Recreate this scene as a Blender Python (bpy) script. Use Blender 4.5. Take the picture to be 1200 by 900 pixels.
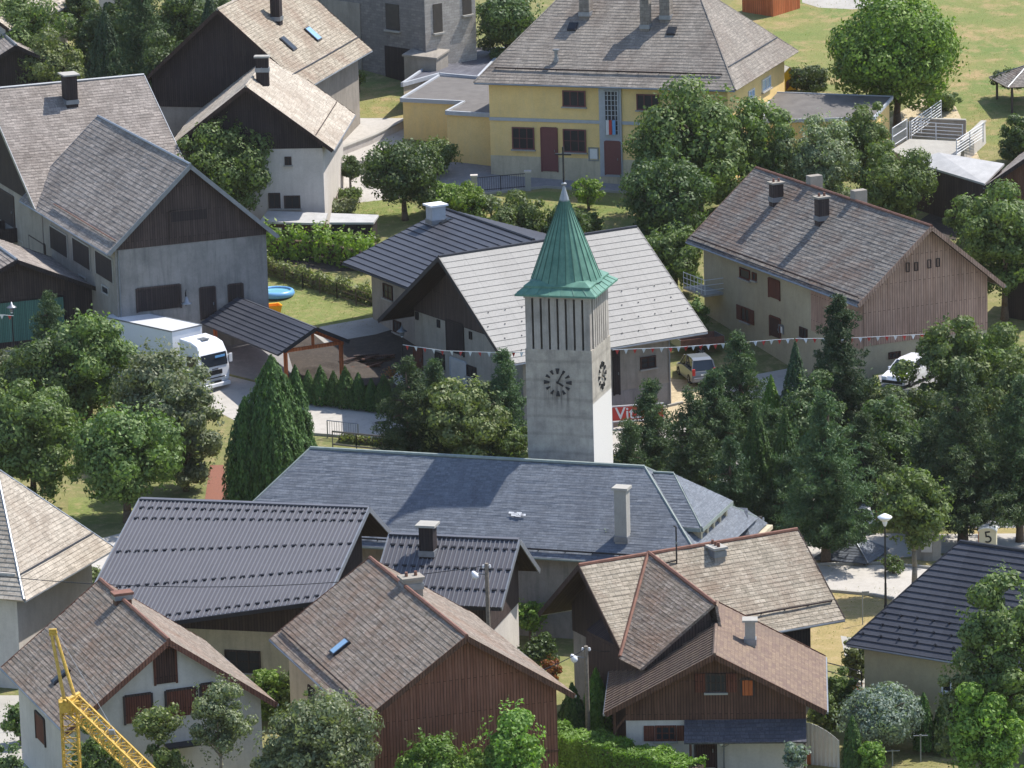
import bpy, math, random
import numpy as np
from mathutils import Vector, Matrix
from math import sin, cos, pi, radians
SC = bpy.context.scene
for o in list(bpy.data.objects): bpy.data.objects.remove(o)
COL = SC.collection
# ------------------------------------------------------------------ camera
F_PX, PITCH, ROLL, CAM_H = 5614.175, 0.2342075, 0.0285657, 72.0
cam_d = bpy.data.cameras.new('camera'); cam = bpy.data.objects.new('camera', cam_d); COL.objects.link(cam)
cam_d.sensor_width = 36; cam_d.lens = 36 * F_PX / 1200; cam_d.clip_end = 3000; cam_d.clip_start = 1
cam.matrix_world = Matrix.Translation((0, 0, CAM_H)) @ Matrix.Rotation(pi/2 - PITCH, 4, 'X') @ Matrix.Rotation(-ROLL, 4, 'Z')
SC.camera = cam
# ------------------------------------------------------------------ sky, sun, exposure
SUN_AZ, SUN_EL = radians(59), radians(56)
w = bpy.data.worlds.new('World'); SC.world = w; w.use_nodes = True
sk = w.node_tree.nodes.new('ShaderNodeTexSky'); sk.sky_type = 'NISHITA'; sk.sun_disc = False
sk.sun_elevation = SUN_EL; sk.sun_rotation = SUN_AZ; sk.altitude = 900; sk.air_density = 1.0; sk.dust_density = 1.5
bg = w.node_tree.nodes['Background']; bg.inputs['Strength'].default_value = 0.15
w.node_tree.links.new(sk.outputs[0], bg.inputs['Color'])
ld = bpy.data.lights.new('sun', 'SUN'); ld.energy = 4.0; ld.angle = radians(0.53); ld.color = (1.0, 0.95, 0.87)
sun = bpy.data.objects.new('sun', ld); COL.objects.link(sun)
sun.rotation_euler = Vector((sin(SUN_AZ)*cos(SUN_EL), cos(SUN_AZ)*cos(SUN_EL), sin(SUN_EL))).to_track_quat('Z', 'Y').to_euler()
sun.location = (60, 300, 120)
SC.view_settings.view_transform = 'Standard'; SC.view_settings.look = 'None'
SC.view_settings.exposure = 0.8; SC.view_settings.gamma = 1
SC.render.engine = 'CYCLES'
SC.cycles.max_bounces = 6; SC.cycles.transparent_max_bounces = 4
# ------------------------------------------------------------------ photo pixel <-> world
def terr(y):
    t = y - 270
    return 0.0 if t < 0 else (0.003*t*t if t < 20 else 1.2 + 0.12*(t-20))
def ray(px, py):
    X0 = px-600; Y0 = py-450; c, s = cos(ROLL), sin(ROLL); X = c*X0 - s*Y0; Y = s*X0 + c*Y0
    return Vector((X, F_PX*cos(PITCH) - Y*sin(PITCH), -F_PX*sin(PITCH) - Y*cos(PITCH))).normalized()
def proj(P):
    x, y, z = P[0], P[1], P[2]-CAM_H
    d = y*cos(PITCH) - z*sin(PITCH); u = y*sin(PITCH) + z*cos(PITCH); X = F_PX*x/d; Y = -F_PX*u/d
    c, s = cos(ROLL), sin(ROLL); return (600 + c*X + s*Y, 450 - s*X + c*Y)
CP = Vector((0, 0, CAM_H))
def gp(px, py, h=0.0):
    d = ray(px, py); lo, hi = 150.0, 700.0
    for _ in range(50):
        m = (lo+hi)/2; z = CAM_H + d.z/d.y*m
        if z > terr(m) + h: lo = m
        else: hi = m
    return CP + d*(lo/d.y)
def aty(px, py, y): d = ray(px, py); return CP + d*(y/d.y)
def scl(P): return F_PX/(Vector(P)-CP).length
# ------------------------------------------------------------------ mesh helper
class MB:
    def __init__(s): s.v = []; s.f = []
    def face(s, pts):
        n = len(s.v); s.v += [Vector(p) for p in pts]; s.f.append(list(range(n, n+len(pts)))); return s
    def box(s, c, d, rz=0.0):
        x, y, z = d[0]/2, d[1]/2, d[2]/2; R = Matrix.Rotation(rz, 3, 'Z'); c = Vector(c)
        P = [c + R @ Vector((a*x, b*y, e*z)) for a in (-1, 1) for b in (-1, 1) for e in (-1, 1)]
        n = len(s.v); s.v += P
        for q in ((0,1,3,2),(4,6,7,5),(0,4,5,1),(2,3,7,6),(0,2,6,4),(1,5,7,3)): s.f.append([n+i for i in q])
        return s
    def tube(s, p, q, r1, r2=None, n=6):
        p, q = Vector(p), Vector(q); r2 = r1 if r2 is None else r2; d = (q-p)
        if d.length < 1e-6: return s
        d.normalize(); a = d.orthogonal().normalized(); b = d.cross(a); k = len(s.v)
        for c, r in ((p, r1), (q, r2)):
            for i in range(n): t = 2*pi*i/n; s.v.append(c + a*cos(t)*r + b*sin(t)*r)
        for i in range(n): s.f.append([k+i, k+(i+1) % n, k+n+(i+1) % n, k+n+i])
        s.f.append([k+i for i in range(n)][::-1]); s.f.append([k+n+i for i in range(n)]); return s
    def beam(s, p, q, w, h, up=(0, 0, 1)):
        p, q, up = Vector(p), Vector(q), Vector(up); d = (q-p).normalized(); a = d.cross(up).normalized()*(w/2); b = a.cross(d).normalized()*(h/2)
        k = len(s.v); s.v += [p-a-b, p+a-b, p+a+b, p-a+b, q-a-b, q+a-b, q+a+b, q-a+b]
        for f in ((0,3,2,1),(4,5,6,7),(0,1,5,4),(1,2,6,5),(2,3,7,6),(3,0,4,7)): s.f.append([k+i for i in f])
        return s
    def ring(s, rings, close=True, cap=True):
        n = len(rings[0]); k = len(s.v)
        for r in rings: s.v += [Vector(p) for p in r]
        for j in range(len(rings)-1):
            for i in range(n if close else n-1):
                s.f.append([k+j*n+i, k+j*n+(i+1) % n, k+(j+1)*n+(i+1) % n, k+(j+1)*n+i])
        if cap and close: s.f.append([k+i for i in range(n)][::-1]); s.f.append([k+(len(rings)-1)*n+i for i in range(n)])
        return s
    def lathe(s, prof, c=(0,0,0), n=12):
        c = Vector(c); return s.ring([[c + Vector((r*cos(2*pi*i/n), r*sin(2*pi*i/n), z)) for i in range(n)] for r, z in prof])
    def prism(s, poly, y0, y1):
        # poly in (x,z), extruded along y
        a = [Vector((p[0], y0, p[1])) for p in poly]; b = [Vector((p[0], y1, p[1])) for p in poly]; return s.ring([a, b])
    def build(s, name, mat, parent=None, smooth=False, bevel=0, loc=None):
        me = bpy.data.meshes.new(name); me.from_pydata([tuple(v) for v in s.v], [], s.f)
        uv = me.uv_layers.new(name='UVMap')
        Z = Vector((0, 0, 1))
        for p in me.polygons:
            n = p.normal
            if abs(n.z) > 0.995: t, b = Vector((1, 0, 0)), Vector((0, 1, 0))
            else: t = Z.cross(n).normalized(); b = n.cross(t)
            for li in p.loop_indices:
                co = me.vertices[me.loops[li].vertex_index].co; uv.data[li].uv = (co.dot(t), co.dot(b))
            p.use_smooth = smooth
        me.materials.append(mat); o = bpy.data.objects.new(name, me); COL.objects.link(o)
        if parent: o.parent = parent
        if loc is not None: o.location = loc
        if bevel:
            m = o.modifiers.new('bevel', 'BEVEL'); m.width = bevel; m.segments = 2; m.limit_method = 'ANGLE'
        return o
def _islands(mb):
    par = list(range(len(mb.v)))
    def fd(i):
        while par[i] != i: par[i] = par[par[i]]; i = par[i]
        return i
    for f in mb.f:
        a = fd(f[0])
        for j in f[1:]: par[fd(j)] = a
    g = {}
    for f in mb.f: g.setdefault(fd(f[0]), []).append(f)
    out = []
    for fs in g.values():
        m = MB(); ix = {}
        for f in fs:
            for j in f:
                if j not in ix: ix[j] = len(m.v); m.v.append(mb.v[j])
            m.f.append([ix[j] for j in f])
        out.append(m)
    return out
def build_each(mb, name, mat, parent, **k):
    # every separate piece becomes an object of its own
    return [m.build(name, mat, parent, **k) for m in _islands(mb)]
def tag(o, label=None, cat=None, group=None, kind=None):
    if label: o['label'] = label
    if cat: o['category'] = cat
    if group: o['group'] = group
    if kind: o['kind'] = kind
    return o
def thing(name, label, cat, loc=(0, 0, 0), rz=0.0, group=None):
    o = bpy.data.objects.new(name, None); COL.objects.link(o); o.location = loc; o.rotation_euler = (0, 0, rz); o.empty_display_size = .5
    return tag(o, label, cat, group)
def copy_tree(o, parent=None):
    c = o.copy(); COL.objects.link(c)
    if parent: c.parent = parent
    for ch in list(o.children): copy_tree(ch, c)
    return c
# ------------------------------------------------------------------ materials
class NT:
    def __init__(s, name, rough=0.8, spec=0.3):
        s.m = bpy.data.materials.new(name); s.m.use_nodes = True; s.t = s.m.node_tree; s.b = s.t.nodes['Principled BSDF']
        s.b.inputs['Roughness'].default_value = rough; s.b.inputs['Specular IOR Level'].default_value = spec
    def n(s, typ, **kw):
        x = s.t.nodes.new(typ)
        for k, v in kw.items():
            if k in x.inputs: s.set(x.inputs[k], v)
            else: setattr(x, k, v)
        return x
    def set(s, inp, v):
        if isinstance(v, bpy.types.NodeSocket): s.t.links.new(v, inp)
        else: inp.default_value = v
    def mix(s, fac, a, b, mode='MIX'):
        x = s.t.nodes.new('ShaderNodeMix'); x.data_type = 'RGBA'; x.blend_type = mode
        s.set(x.inputs[0], fac); s.set(x.inputs[6], a); s.set(x.inputs[7], b); return x.outputs[2]
    def coord(s, which='Object', scale=(1, 1, 1)):
        tc = s.t.nodes.new('ShaderNodeTexCoord'); mp = s.t.nodes.new('ShaderNodeMapping'); s.t.links.new(tc.outputs[which], mp.inputs[0]); mp.inputs['Scale'].default_value = scale; return mp.outputs[0]
    def noise(s, vec, scale, detail=4, rough=.6):
        x = s.t.nodes.new('ShaderNodeTexNoise'); s.t.links.new(vec, x.inputs['Vector']); x.inputs['Scale'].default_value = scale; x.inputs['Detail'].default_value = detail; x.inputs['Roughness'].default_value = rough; return x.outputs['Fac']
    def ramp(s, fac, a, b, ca=(0, 0, 0, 1), cb=(1, 1, 1, 1)):
        x = s.t.nodes.new('ShaderNodeValToRGB'); s.t.links.new(fac, x.inputs[0]); e = x.color_ramp.elements; e[0].position = a; e[1].position = b; e[0].color = ca; e[1].color = cb; return x.outputs[0]
    def math(s, op, a, b=0.0):
        x = s.t.nodes.new('ShaderNodeMath'); x.operation = op; s.set(x.inputs[0], a); s.set(x.inputs[1], b); return x.outputs[0]
    def bump(s, h, dist=0.02, strength=1.0):
        x = s.t.nodes.new('ShaderNodeBump'); s.t.links.new(h, x.inputs['Height']); x.inputs['Distance'].default_value = dist; x.inputs['Strength'].default_value = strength
        s.t.links.new(x.outputs[0], s.b.inputs['Normal'])
    def out(s, col): s.set(s.b.inputs['Base Color'], col); return s.m
def C(r, g, b): return (r, g, b, 1)
def H(hexs):     # sRGB hex -> linear
    v = [int(hexs[i:i+2], 16)/255 for i in (0, 2, 4)]; return tuple((c/12.92 if c <= .04045 else ((c+.055)/1.055)**2.4) for c in v) + (1,)
def K(c, k): return (min(1, c[0]*k), min(1, c[1]*k), min(1, c[2]*k), 1)
def mk_tile(name, ca, cb, tw=.3, th=.2, gap=.35, stain=None, samt=.5, lichen=None, lamt=.25, streak=.35, rough=.85, joint=.012, con=.75):
    T = NT(name, rough, .25); uv = T.coord('UV'); ob = T.coord('Object')
    br = T.n('ShaderNodeTexBrick', Scale=1.0); T.t.links.new(uv, br.inputs['Vector'])
    for k, v in (('Color1', K(ca, 1-.14*con)), ('Color2', K(cb, 1+.1*con)), ('Mortar', K(ca, gap)), ('Mortar Size', joint), ('Brick Width', tw), ('Row Height', th), ('Bias', 0.0), ('Mortar Smooth', .2)): br.inputs[k].default_value = v
    c = br.outputs['Color']
    n1 = T.noise(ob, .32, 5, .65)
    if stain: c = T.mix(T.math('MULTIPLY', T.ramp(n1, .46, .66), samt), c, stain)
    st = T.noise(T.coord('UV', (1.6, .16, 1)), 1.0, 6, .7)
    c = T.mix(streak, c, T.ramp(st, .3, .7, C(.35, .34, .33), C(1.0, 1.0, 1.0)), 'MULTIPLY')
    sp = T.noise(ob, 4.5, 6, .75)
    if lichen: c = T.mix(T.math('MULTIPLY', T.ramp(sp, .56, .66), lamt), c, lichen)
    sp2 = T.noise(T.coord('Object', (1.3, 1, 1)), 7, 4, .8)
    c = T.mix(.45, c, T.ramp(sp2, .33, .5, C(.45, .45, .45), C(1, 1, 1)), 'MULTIPLY')
    c = T.mix(T.math('MULTIPLY', T.ramp(T.noise(ob, .9, 7, .8), .54, .68), .38*con), c, K(cb, 1.32) if lamt > .2 else K(ca, .7))
    T.bump(T.math('ADD', T.math('MULTIPLY', br.outputs['Fac'], -.6), sp), .02, .6)
    return T.out(c)
def mk_plaster(name, col, dirt=(.25, .23, .2, 1), amt=.45, rough=.92, base_z=None):
    T = NT(name, rough, .15); ob = T.coord('Object')
    n = T.noise(ob, .6, 8, .7); v = T.noise(T.coord('UV', (2.2, .22, 1)), 1, 6, .7); f = T.noise(ob, 9, 4, .7)
    c = T.mix(T.math('MULTIPLY', T.ramp(n, .42, .72), amt), col, K(dirt, 1.0))
    c = T.mix(T.math('MULTIPLY', T.ramp(v, .48, .7), min(1, amt*1.1)), c, dirt); g2 = T.noise(ob, .23, 6, .75); c = T.mix(.5, c, T.ramp(g2, .36, .62, C(.72, .7, .68), C(1.04, 1.03, 1.02)), 'MULTIPLY')
    c = T.mix(.3, c, T.ramp(f, .3, .6, C(.7, .7, .7), C(1, 1, 1)), 'MULTIPLY')
    T.bump(f, .01, .5); return T.out(c)
def mk_wood(name, ca, cb, pw=.16, rough=.8, horiz=False):
    T = NT(name, rough, .2)
    uv = T.coord('UV', (1, 1, 1)); mp = T.n('ShaderNodeMapping'); T.t.links.new(uv, mp.inputs[0])
    if not horiz: mp.inputs['Rotation'].default_value = (0, 0, pi/2)
    br = T.n('ShaderNodeTexBrick', Scale=1.0); T.t.links.new(mp.outputs[0], br.inputs['Vector'])
    for k, v in (('Color1', ca), ('Color2', cb), ('Mortar', K(ca, .25)), ('Mortar Size', .012), ('Brick Width', 3.3), ('Row Height', pw), ('Bias', 0.0)): br.inputs[k].default_value = v
    g = T.noise(T.coord('UV', (9, .7, 1) if not horiz else (.7, 9, 1)), 1, 6, .7); n = T.noise(T.coord('Object'), .5, 4)
    c = T.mix(.6, br.outputs['Color'], T.ramp(g, .3, .7, C(.45, .44, .43), C(1.25, 1.2, 1.15)), 'MULTIPLY')
    c = T.mix(.4, c, T.ramp(n, .35, .65, C(.55, .55, .55), C(1.1, 1.1, 1.1)), 'MULTIPLY')
    T.bump(br.outputs['Fac'], -.012, .8); return T.out(c)
def mk_plain(name, col, rough=.6, metal=0.0, var=.25, scale=3, spec=.4, coat=0):
    T = NT(name, rough, spec); T.b.inputs['Metallic'].default_value = metal; T.b.inputs['Coat Weight'].default_value = coat
    n = T.noise(T.coord('Object'), scale, 5, .65); c = T.mix(1.0, col, T.ramp(n, .3, .7, C(1-var, 1-var, 1-var), C(1, 1, 1)), 'MULTIPLY'); return T.out(c)
def mk_leaf(name, cols, trans=.3, rough=.55):
    T = NT(name, rough, .35); g = T.n('ShaderNodeNewGeometry'); r = T.t.nodes.new('ShaderNodeValToRGB'); T.t.links.new(g.outputs['Random Per Island'], r.inputs[0])
    e = r.color_ramp.elements; e[0].position = 0; e[0].color = cols[0]; e[1].position = 1; e[1].color = cols[-1]
    for i, cc in enumerate(cols[1:-1]): x = e.new((i+1)/(len(cols)-1)); x.color = cc
    n = T.noise(T.coord('Object'), .8, 4, .7); oi = T.n('ShaderNodeObjectInfo'); hs = T.n('ShaderNodeHueSaturation'); T.t.links.new(r.outputs[0], hs.inputs['Color']); T.set(hs.inputs['Hue'], T.math('ADD', T.math('MULTIPLY', oi.outputs['Random'], .03), .468)); T.set(hs.inputs['Value'], T.math('ADD', T.math('MULTIPLY', oi.outputs['Random'], .35), .85)); c = T.mix(.6, hs.outputs[0], T.ramp(n, .35, .65, C(.6, .64, .6), C(1.3, 1.25, 1.05)), 'MULTIPLY')
    T.set(T.b.inputs['Base Color'], c)
    tr = T.n('ShaderNodeBsdfTranslucent'); T.t.links.new(T.mix(1.0, c, C(1.3, 1.5, .6), 'MULTIPLY'), tr.inputs[0])
    mx = T.n('ShaderNodeMixShader'); mx.inputs[0].default_value = trans; T.t.links.new(T.b.outputs[0], mx.inputs[1]); T.t.links.new(tr.outputs[0], mx.inputs[2])
    T.t.links.new(mx.outputs[0], T.t.nodes['Material Output'].inputs[0]); return T.m
M = {}
M['fibre_grey'] = mk_tile('weathered_grey_tiles', H('827a74'), H('9a918a'), .4, .28, .5, C(.13, .105, .09), .5, C(.45, .43, .38), .35)
M['fibre_brown'] = mk_tile('brown_grey_tiles', H('77716b'), H('8b847d'), .33, .24, .38, C(.16, .09, .06), .65, C(.42, .40, .37), .5, .45)
M['fibre_pale'] = mk_tile('pale_bleached_tiles', H('a89e90'), H('b7ad9f'), .4, .3, .6, C(.26, .2, .15), .55, C(.52, .5, .44), .3)
M['fibre_dun'] = mk_tile('dun_lichen_tiles', H('938979'), H('a79c8c'), .33, .25, .5, C(.2, .13, .09), .6, C(.5, .47, .4), .45)
M['hall_tiles'] = mk_tile('hall_grey_tiles', H('878078'), H('958d84'), .35, .25, .6, C(.16, .12, .1), .45, C(.15, .14, .13), .4, .5)
M['rust_tiles'] = mk_tile('rusty_brown_tiles', H('7b7064'), H('91857a'), .33, .22, .5, C(.2, .1, .055), .5, C(.45, .42, .37), .4, .45)
M['slate'] = mk_tile('blue_grey_slates', H('646a73'), H('70767f'), .28, .16, .7, C(.09, .1, .125), .4, C(.2, .21, .23), .35, .3, .62, .008)
M['slate_annex'] = mk_tile('annex_slates', H('5c5d66'), H('66666e'), .6, .4, .6, C(.08, .08, .09), .3, None, 0, .25, .7)
M['bitumen'] = mk_plain('bitumen_felt', H('6d6966'), .9, 0, .35, 1.2)
M['black_panel'] = mk_tile('anthracite_panels', H('3e4048'), H('44464e'), 1.1, 9, .7, C(.05, .05, .06), .25, None, 0, .15, .5, .01, con=.15)
M['light_panel'] = mk_tile('pale_grey_panels', H('858380'), H('8a8885'), 1.6, 9, .8, C(.24, .235, .23), .3, None, 0, .15, .55, .01, con=.15)
M['brown_panel'] = mk_tile('brown_shingles', H('77645b'), H('82705f'), .3, .2, .75, C(.13, .1, .085), .4, None, 0, .3, .85, .01)
M['blue_tile'] = mk_tile('dull_blue_tiles', H('55555c'), H('605f66'), .25, .3, .6, C(.08, .08, .11), .3, None, 0, .2)
M['metal_grey'] = mk_plain('ribbed_steel', H('55545a'), .5, .0, .15, 1.0, .4); M['metal_rib'] = mk_plain('raised_steel_rib', H('717277'), .45, 0, .1)  # rib highlight put into the colour, paler than the sheet
M['metal_dark'] = mk_plain('dark_steel', H('2c2d33'), .5, .3, .2)
M['corrugated'] = mk_plain('corrugated_sheet', H('b9b7b4'), .55, .1, .25, 1.3)
M['zinc'] = mk_plain('zinc', H('8e9298'), .45, .5, .25)
M['copper'] = None
def mk_copper():
    T = NT('verdigris_copper', .6, .4); ob = T.coord('Object'); uv = T.coord('UV', (3, .4, 1))
    n = T.noise(ob, 1.6, 6, .7); s = T.noise(uv, 1, 5, .7)
    c = T.mix(T.ramp(n, .35, .7), H('426c5e'), H('5f8878')); c = T.mix(T.math('MULTIPLY', T.ramp(s, .5, .75), .5), c, H('34554c')); return T.out(c)
M['copper'] = mk_copper()
M['white_plaster'] = mk_plaster('white_plaster', H('cbc4bd'), C(.42, .38, .34), .35)
M['cream_plaster'] = mk_plaster('cream_plaster', H('c8bda4'), C(.3, .26, .2), .45)
M['tan_plaster'] = mk_plaster('tan_plaster', H('b0a68c'), C(.28, .25, .2), .3)
M['olive_plaster'] = mk_plaster('beige_render', H('b3a788'), C(.3, .27, .2), .2)
M['yellow_plaster'] = mk_plaster('yellow_plaster', H('ebcb8a'), C(.62, .5, .3), .25)
M['grey_plaster'] = mk_plaster('grey_render', H('94918e'), C(.13, .13, .13), .6)
M['rough_grey'] = mk_plaster('old_rough_render', H('9e978d'), C(.2, .18, .16), .6)
M['block'] = mk_tile('shaded_concrete_blocks', H('7d7876'), H('88837f'), .5, .2, .8, C(.2, .19, .19), .5, None, 0, .3, .95)  # bare blocks with the shade of the left face put into the colour
M['lit_block'] = mk_tile('lit_concrete_blocks', H('aaa39b'), H('b2aba3'), .5, .2, .8, C(.3, .28, .26), .4, None, 0, .3, .95)  # same blocks, sunlight on the right face put into a lighter colour
M['wood_dark'] = mk_wood('old_dark_boards', H('463c3b'), H('554946'))
M['wood_black'] = mk_wood('blackened_boards', H('342e30'), H('403838'))
M['wood_red'] = mk_wood('red_brown_boards', H('7c5345'), H('8a6152'), .15)
M['wood_mid'] = mk_wood('brown_boards', H('60453a'), H('6e5144'), .14)
M['wood_pink'] = mk_wood('weathered_pinkish_boards', H('ac8c7a'), H('b99a88'), .17)
M['wood_orange'] = mk_wood('orange_timber', H('b9653c'), H('c5744a'), .2)
M['wood_soffit'] = mk_wood('dark_soffit_boards', H('3c302c'), H('473a35'), .2)
M['shutter'] = mk_wood('brown_shutter_boards', H('6a4034'), H('74483c'), .12)
M['shutter_dark'] = mk_wood('dark_shutter_boards', H('4a3530'), H('523b35'), .12)
M['maroon'] = mk_plain('maroon_paint', H('6e3f41'), .5, 0, .15)
M['white_paint'] = mk_plain('white_paint', H('dcdcdc'), .5, 0, .1)
M['grey_trim'] = mk_plain('grey_trim', H('a9adb3'), .7, 0, .15)
M['concrete'] = mk_plaster('concrete', H('a9a69f'), C(.28, .27, .25), .4)
M['brick_red'] = mk_tile('red_brick', H('9c6a58'), H('a87866'), .22, .07, .7, None, 0, None, 0, .2)
M['orange'] = mk_plain('orange_plastic', H('f0a61c'), .4, 0, .1)
M['red'] = mk_plain('red_paint', H('c23a34'), .55, 0, .15)
M['blue'] = mk_plain('blue_vinyl', H('6fa6d8'), .35, 0, .15)
M['yellow'] = mk_plain('crane_yellow', H('cfa94a'), .5, .0, .5, 6)
M['steel'] = mk_plain('galvanised_steel', H('8b9096'), .4, .6, .2)
M['black'] = mk_plain('black_iron', H('26262a'), .5, .2, .2)
M['rubber'] = mk_plain('rubber', H('1c1c1e'), .85, 0, .2)
M['car_white'] = mk_plain('white_car_paint', H('e6e7ea'), .25, 0, .04, 1, .5, .6)
M['car_silver'] = mk_plain('silver_car_paint', H('74777c'), .3, .15, .06, 1, .5, .6)
M['bark'] = mk_plain('bark', H('6a5a4c'), .95, 0, .5, 8)
M['bark_pale'] = mk_plain('pale_bark', H('8d8478'), .95, 0, .45, 8)
M['rust'] = mk_plain('rusty_flashing', H('80594a'), .8, .0, .45)
M['moss_ridge'] = mk_plain('mossy_verdigris_trim', H('87918c'), .7, 0, .3)
M['green_sheet'] = mk_tile('green_corrugated', H('557d70'), H('5f877b'), .12, 9, .6, None, 0, None, 0, .2, .6, .02)
M['yellow_bright'] = mk_plain('bright_yellow_plastic', H('f0c024'), .5, 0, .1); M['pale_plastic'] = mk_plain('pale_plastic', H('e8d9bc'), .5, 0, .1)
def mk_glass(name, c, rough=.12, sp=.6): 
    T = NT(name, rough, sp); return T.out(c)
M['glass'] = mk_glass('dark_glass', H('24282e'), .35, .25); M['glass_blue'] = mk_glass('skylight_glass', H('7fa0bd'), .1); M['car_glass'] = mk_glass('tinted_glass', H('232a33'), .06)
M['lamp_glass'] = mk_plain('milky_glass', H('e4e6ea'), .3, 0, .05)
M['water'] = mk_glass('pool_water', H('78b4c4'), .08)
def mk_ground(name, a, b, c3=None, s1=.12, s2=1.3, rough=.95, fine=(.6, 1.15), bd=.03):
    T = NT(name, rough, .1); ob = T.coord('Object'); n1 = T.noise(ob, s1, 6, .65); n2 = T.noise(ob, s2, 6, .7); n3 = T.noise(ob, 9, 5, .8)
    c = T.mix(T.ramp(n1, .38, .62), a, b)
    if c3: c = T.mix(T.ramp(n2, .48, .68), c, c3)
    c = T.mix(.8, c, T.ramp(n3, .3, .7, C(fine[0], fine[0], fine[0]), C(fine[1], fine[1], fine[1])), 'MULTIPLY')
    T.bump(n3, bd, .7); return T.out(c)
M['ground'] = mk_ground('meadow', H('6d7348'), H('827f54'), H('978a66'))
M['lawn'] = mk_ground('lawn', H('6e7a44'), H('7c8250'), H('928a60'), .25, 1.8)
M['dry'] = mk_ground('dry_grass', H('a08c63'), H('918659'), H('ab9671'), .2, 1.2)
M['field'] = mk_ground('mown_field', H('6c7a46'), H('8a8354'), H('a08b66'), .09, .5)
M['asphalt_pale'] = mk_ground('pale_asphalt', H('b3aea7'), H('aba69f'), H('a39e97'), .3, 2, .9, (.88, 1.05), .004)
M['asphalt'] = mk_ground('grey_asphalt', H('8b8a8b'), H('838284'), H('959393'), .3, 2, .9, (.85, 1.08), .004)
M['gravel'] = mk_ground('tan_gravel', H('b9a98c'), H('a89a80'), H('c4b597'), .3, 3, .95, (.75, 1.1), .02)
M['soil'] = mk_ground('dark_soil', H('45403c'), H('4e4843'), H('585049'), .4, 3)
# ------------------------------------------------------------------ ground
import bmesh
def drape(name, poly, mat, off, label=None, step=2.0, world=False):
    P = [Vector(p) if world else gp(*p) for p in poly]
    bm = bmesh.new(); vs = [bm.verts.new((p[0], p[1], 0)) for p in P]; bm.faces.new(vs)
    y0 = min(p[1] for p in P); y1 = max(p[1] for p in P); k = math.ceil(y0/step)
    while k*step < y1:
        bmesh.ops.bisect_plane(bm, geom=bm.verts[:]+bm.edges[:]+bm.faces[:], plane_co=(0, k*step, 0), plane_no=(0, 1, 0)); k += 1
    bmesh.ops.triangulate(bm, faces=bm.faces[:])
    for v in bm.verts:
        a = math.floor(v.co.y/step+1e-6)*step; t = (v.co.y-a)/step
        v.co.z = terr(a)*(1-t) + terr(a+step)*t + off
    bmesh.ops.recalc_face_normals(bm, faces=bm.faces[:])
    me = bpy.data.meshes.new(name); bm.to_mesh(me); bm.free()
    if me.polygons and me.polygons[0].normal.z < 0: me.flip_normals()
    me.materials.append(mat); o = bpy.data.objects.new(name, me); COL.objects.link(o); o['kind'] = 'structure'; return o
def make_ground():
    ys = [-300, 0, 100, 150]+[160+2*i for i in range(141)]+[500, 700, 1100, 1800]
    xs = [-900, -300, -100]+[-60+8*i for i in range(16)]+[100, 300, 900]
    me = bpy.data.meshes.new('ground'); V = [(x, y, terr(y)) for y in ys for x in xs]; n = len(xs)
    me.from_pydata(V, [], [(j*n+i, j*n+i+1, (j+1)*n+i+1, (j+1)*n+i) for j in range(len(ys)-1) for i in range(n-1)])
    me.materials.append(M['ground']); o = bpy.data.objects.new('ground', me); COL.objects.link(o); o['kind'] = 'structure'
make_ground()
drape('field', [(880, -20), (1230, -20), (1230, 110), (1230, 190), (1120, 160), (1060, 110), (930, 105), (905, 60), (850, 10)], M['field'], .004)
drape('lawn', [(400, 138), (405, 96), (480, 96), (478, 138)], M['field'], .004)
drape('lawn', [(300, 318), (340, 312), (440, 335), (440, 380), (420, 388), (330, 388), (296, 350)], M['lawn'], .004)
drape('lawn', [(410, 232), (480, 232), (500, 262), (400, 262)], M['lawn'], .004)
drape('lawn', [(80, 583), (180, 583), (180, 612), (80, 615)], M['lawn'], .004)
drape('lawn', [(560, 232), (640, 224), (745, 232), (760, 300), (690, 300), (560, 260)], M['field'], .004)
drape('dry_grass', [(925, 690), (973, 693), (1018, 697), (1060, 706), (1060, 780), (930, 780)], M['dry'], .004)
drape('dry_grass', [(940, 655), (1000, 655), (1090, 655), (1090, 668), (1020, 663), (940, 666)], M['dry'], .004)
drape('dry_grass', [(1140, 600), (1230, 600), (1230, 650), (1140, 640)], M['dry'], .004)
drape('road', [(860, 664), (955, 663.5), (1030, 662), (1087, 666), (1230, 676), (1230, 726), (1060, 706), (1018, 697), (973, 693), (860, 694)], M['asphalt_pale'], .008)
drape('parking_area', [(860, 622), (1090, 626), (1230, 625), (1230, 640), (1085, 650), (1035, 656), (940, 657), (860, 655)], M['asphalt_pale'], .008)
drape('street', [(-40, 385), (100, 405), (225, 430), (290, 446), (380, 468), (460, 480), (520, 486), (640, 486), (720, 486), (800, 470), (880, 440), (960, 425), (1060, 425), (1120, 440), (1100, 470), (980, 470), (900, 500), (820, 520), (700, 535), (560, 535), (420, 513), (300, 505), (230, 470), (100, 440), (-40, 430)], M['asphalt_pale'], .008)
drape('parking_area', [(840, 505), (900, 500), (1000, 485), (1230, 480), (1230, 618), (1090, 620), (840, 616)], M['asphalt'], .006)
drape('yard', [(330, 400), (345, 388), (400, 392), (440, 380), (480, 385), (500, 450), (450, 474), (350, 462)], M['soil'], .004)  # shadow of the buildings put into the ground colour by the dark soil
drape('yard', [(212, 424), (236, 372), (334, 402), (352, 462), (300, 446)], M['asphalt'], .006)
drape('path', [(368, 392), (375, 383), (470, 366), (480, 380), (440, 392), (380, 402)], M['concrete'], .008)
drape('yard', [(700, 470), (740, 440), (810, 446), (830, 462), (806, 500), (700, 500)], M['gravel'], .012)
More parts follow.
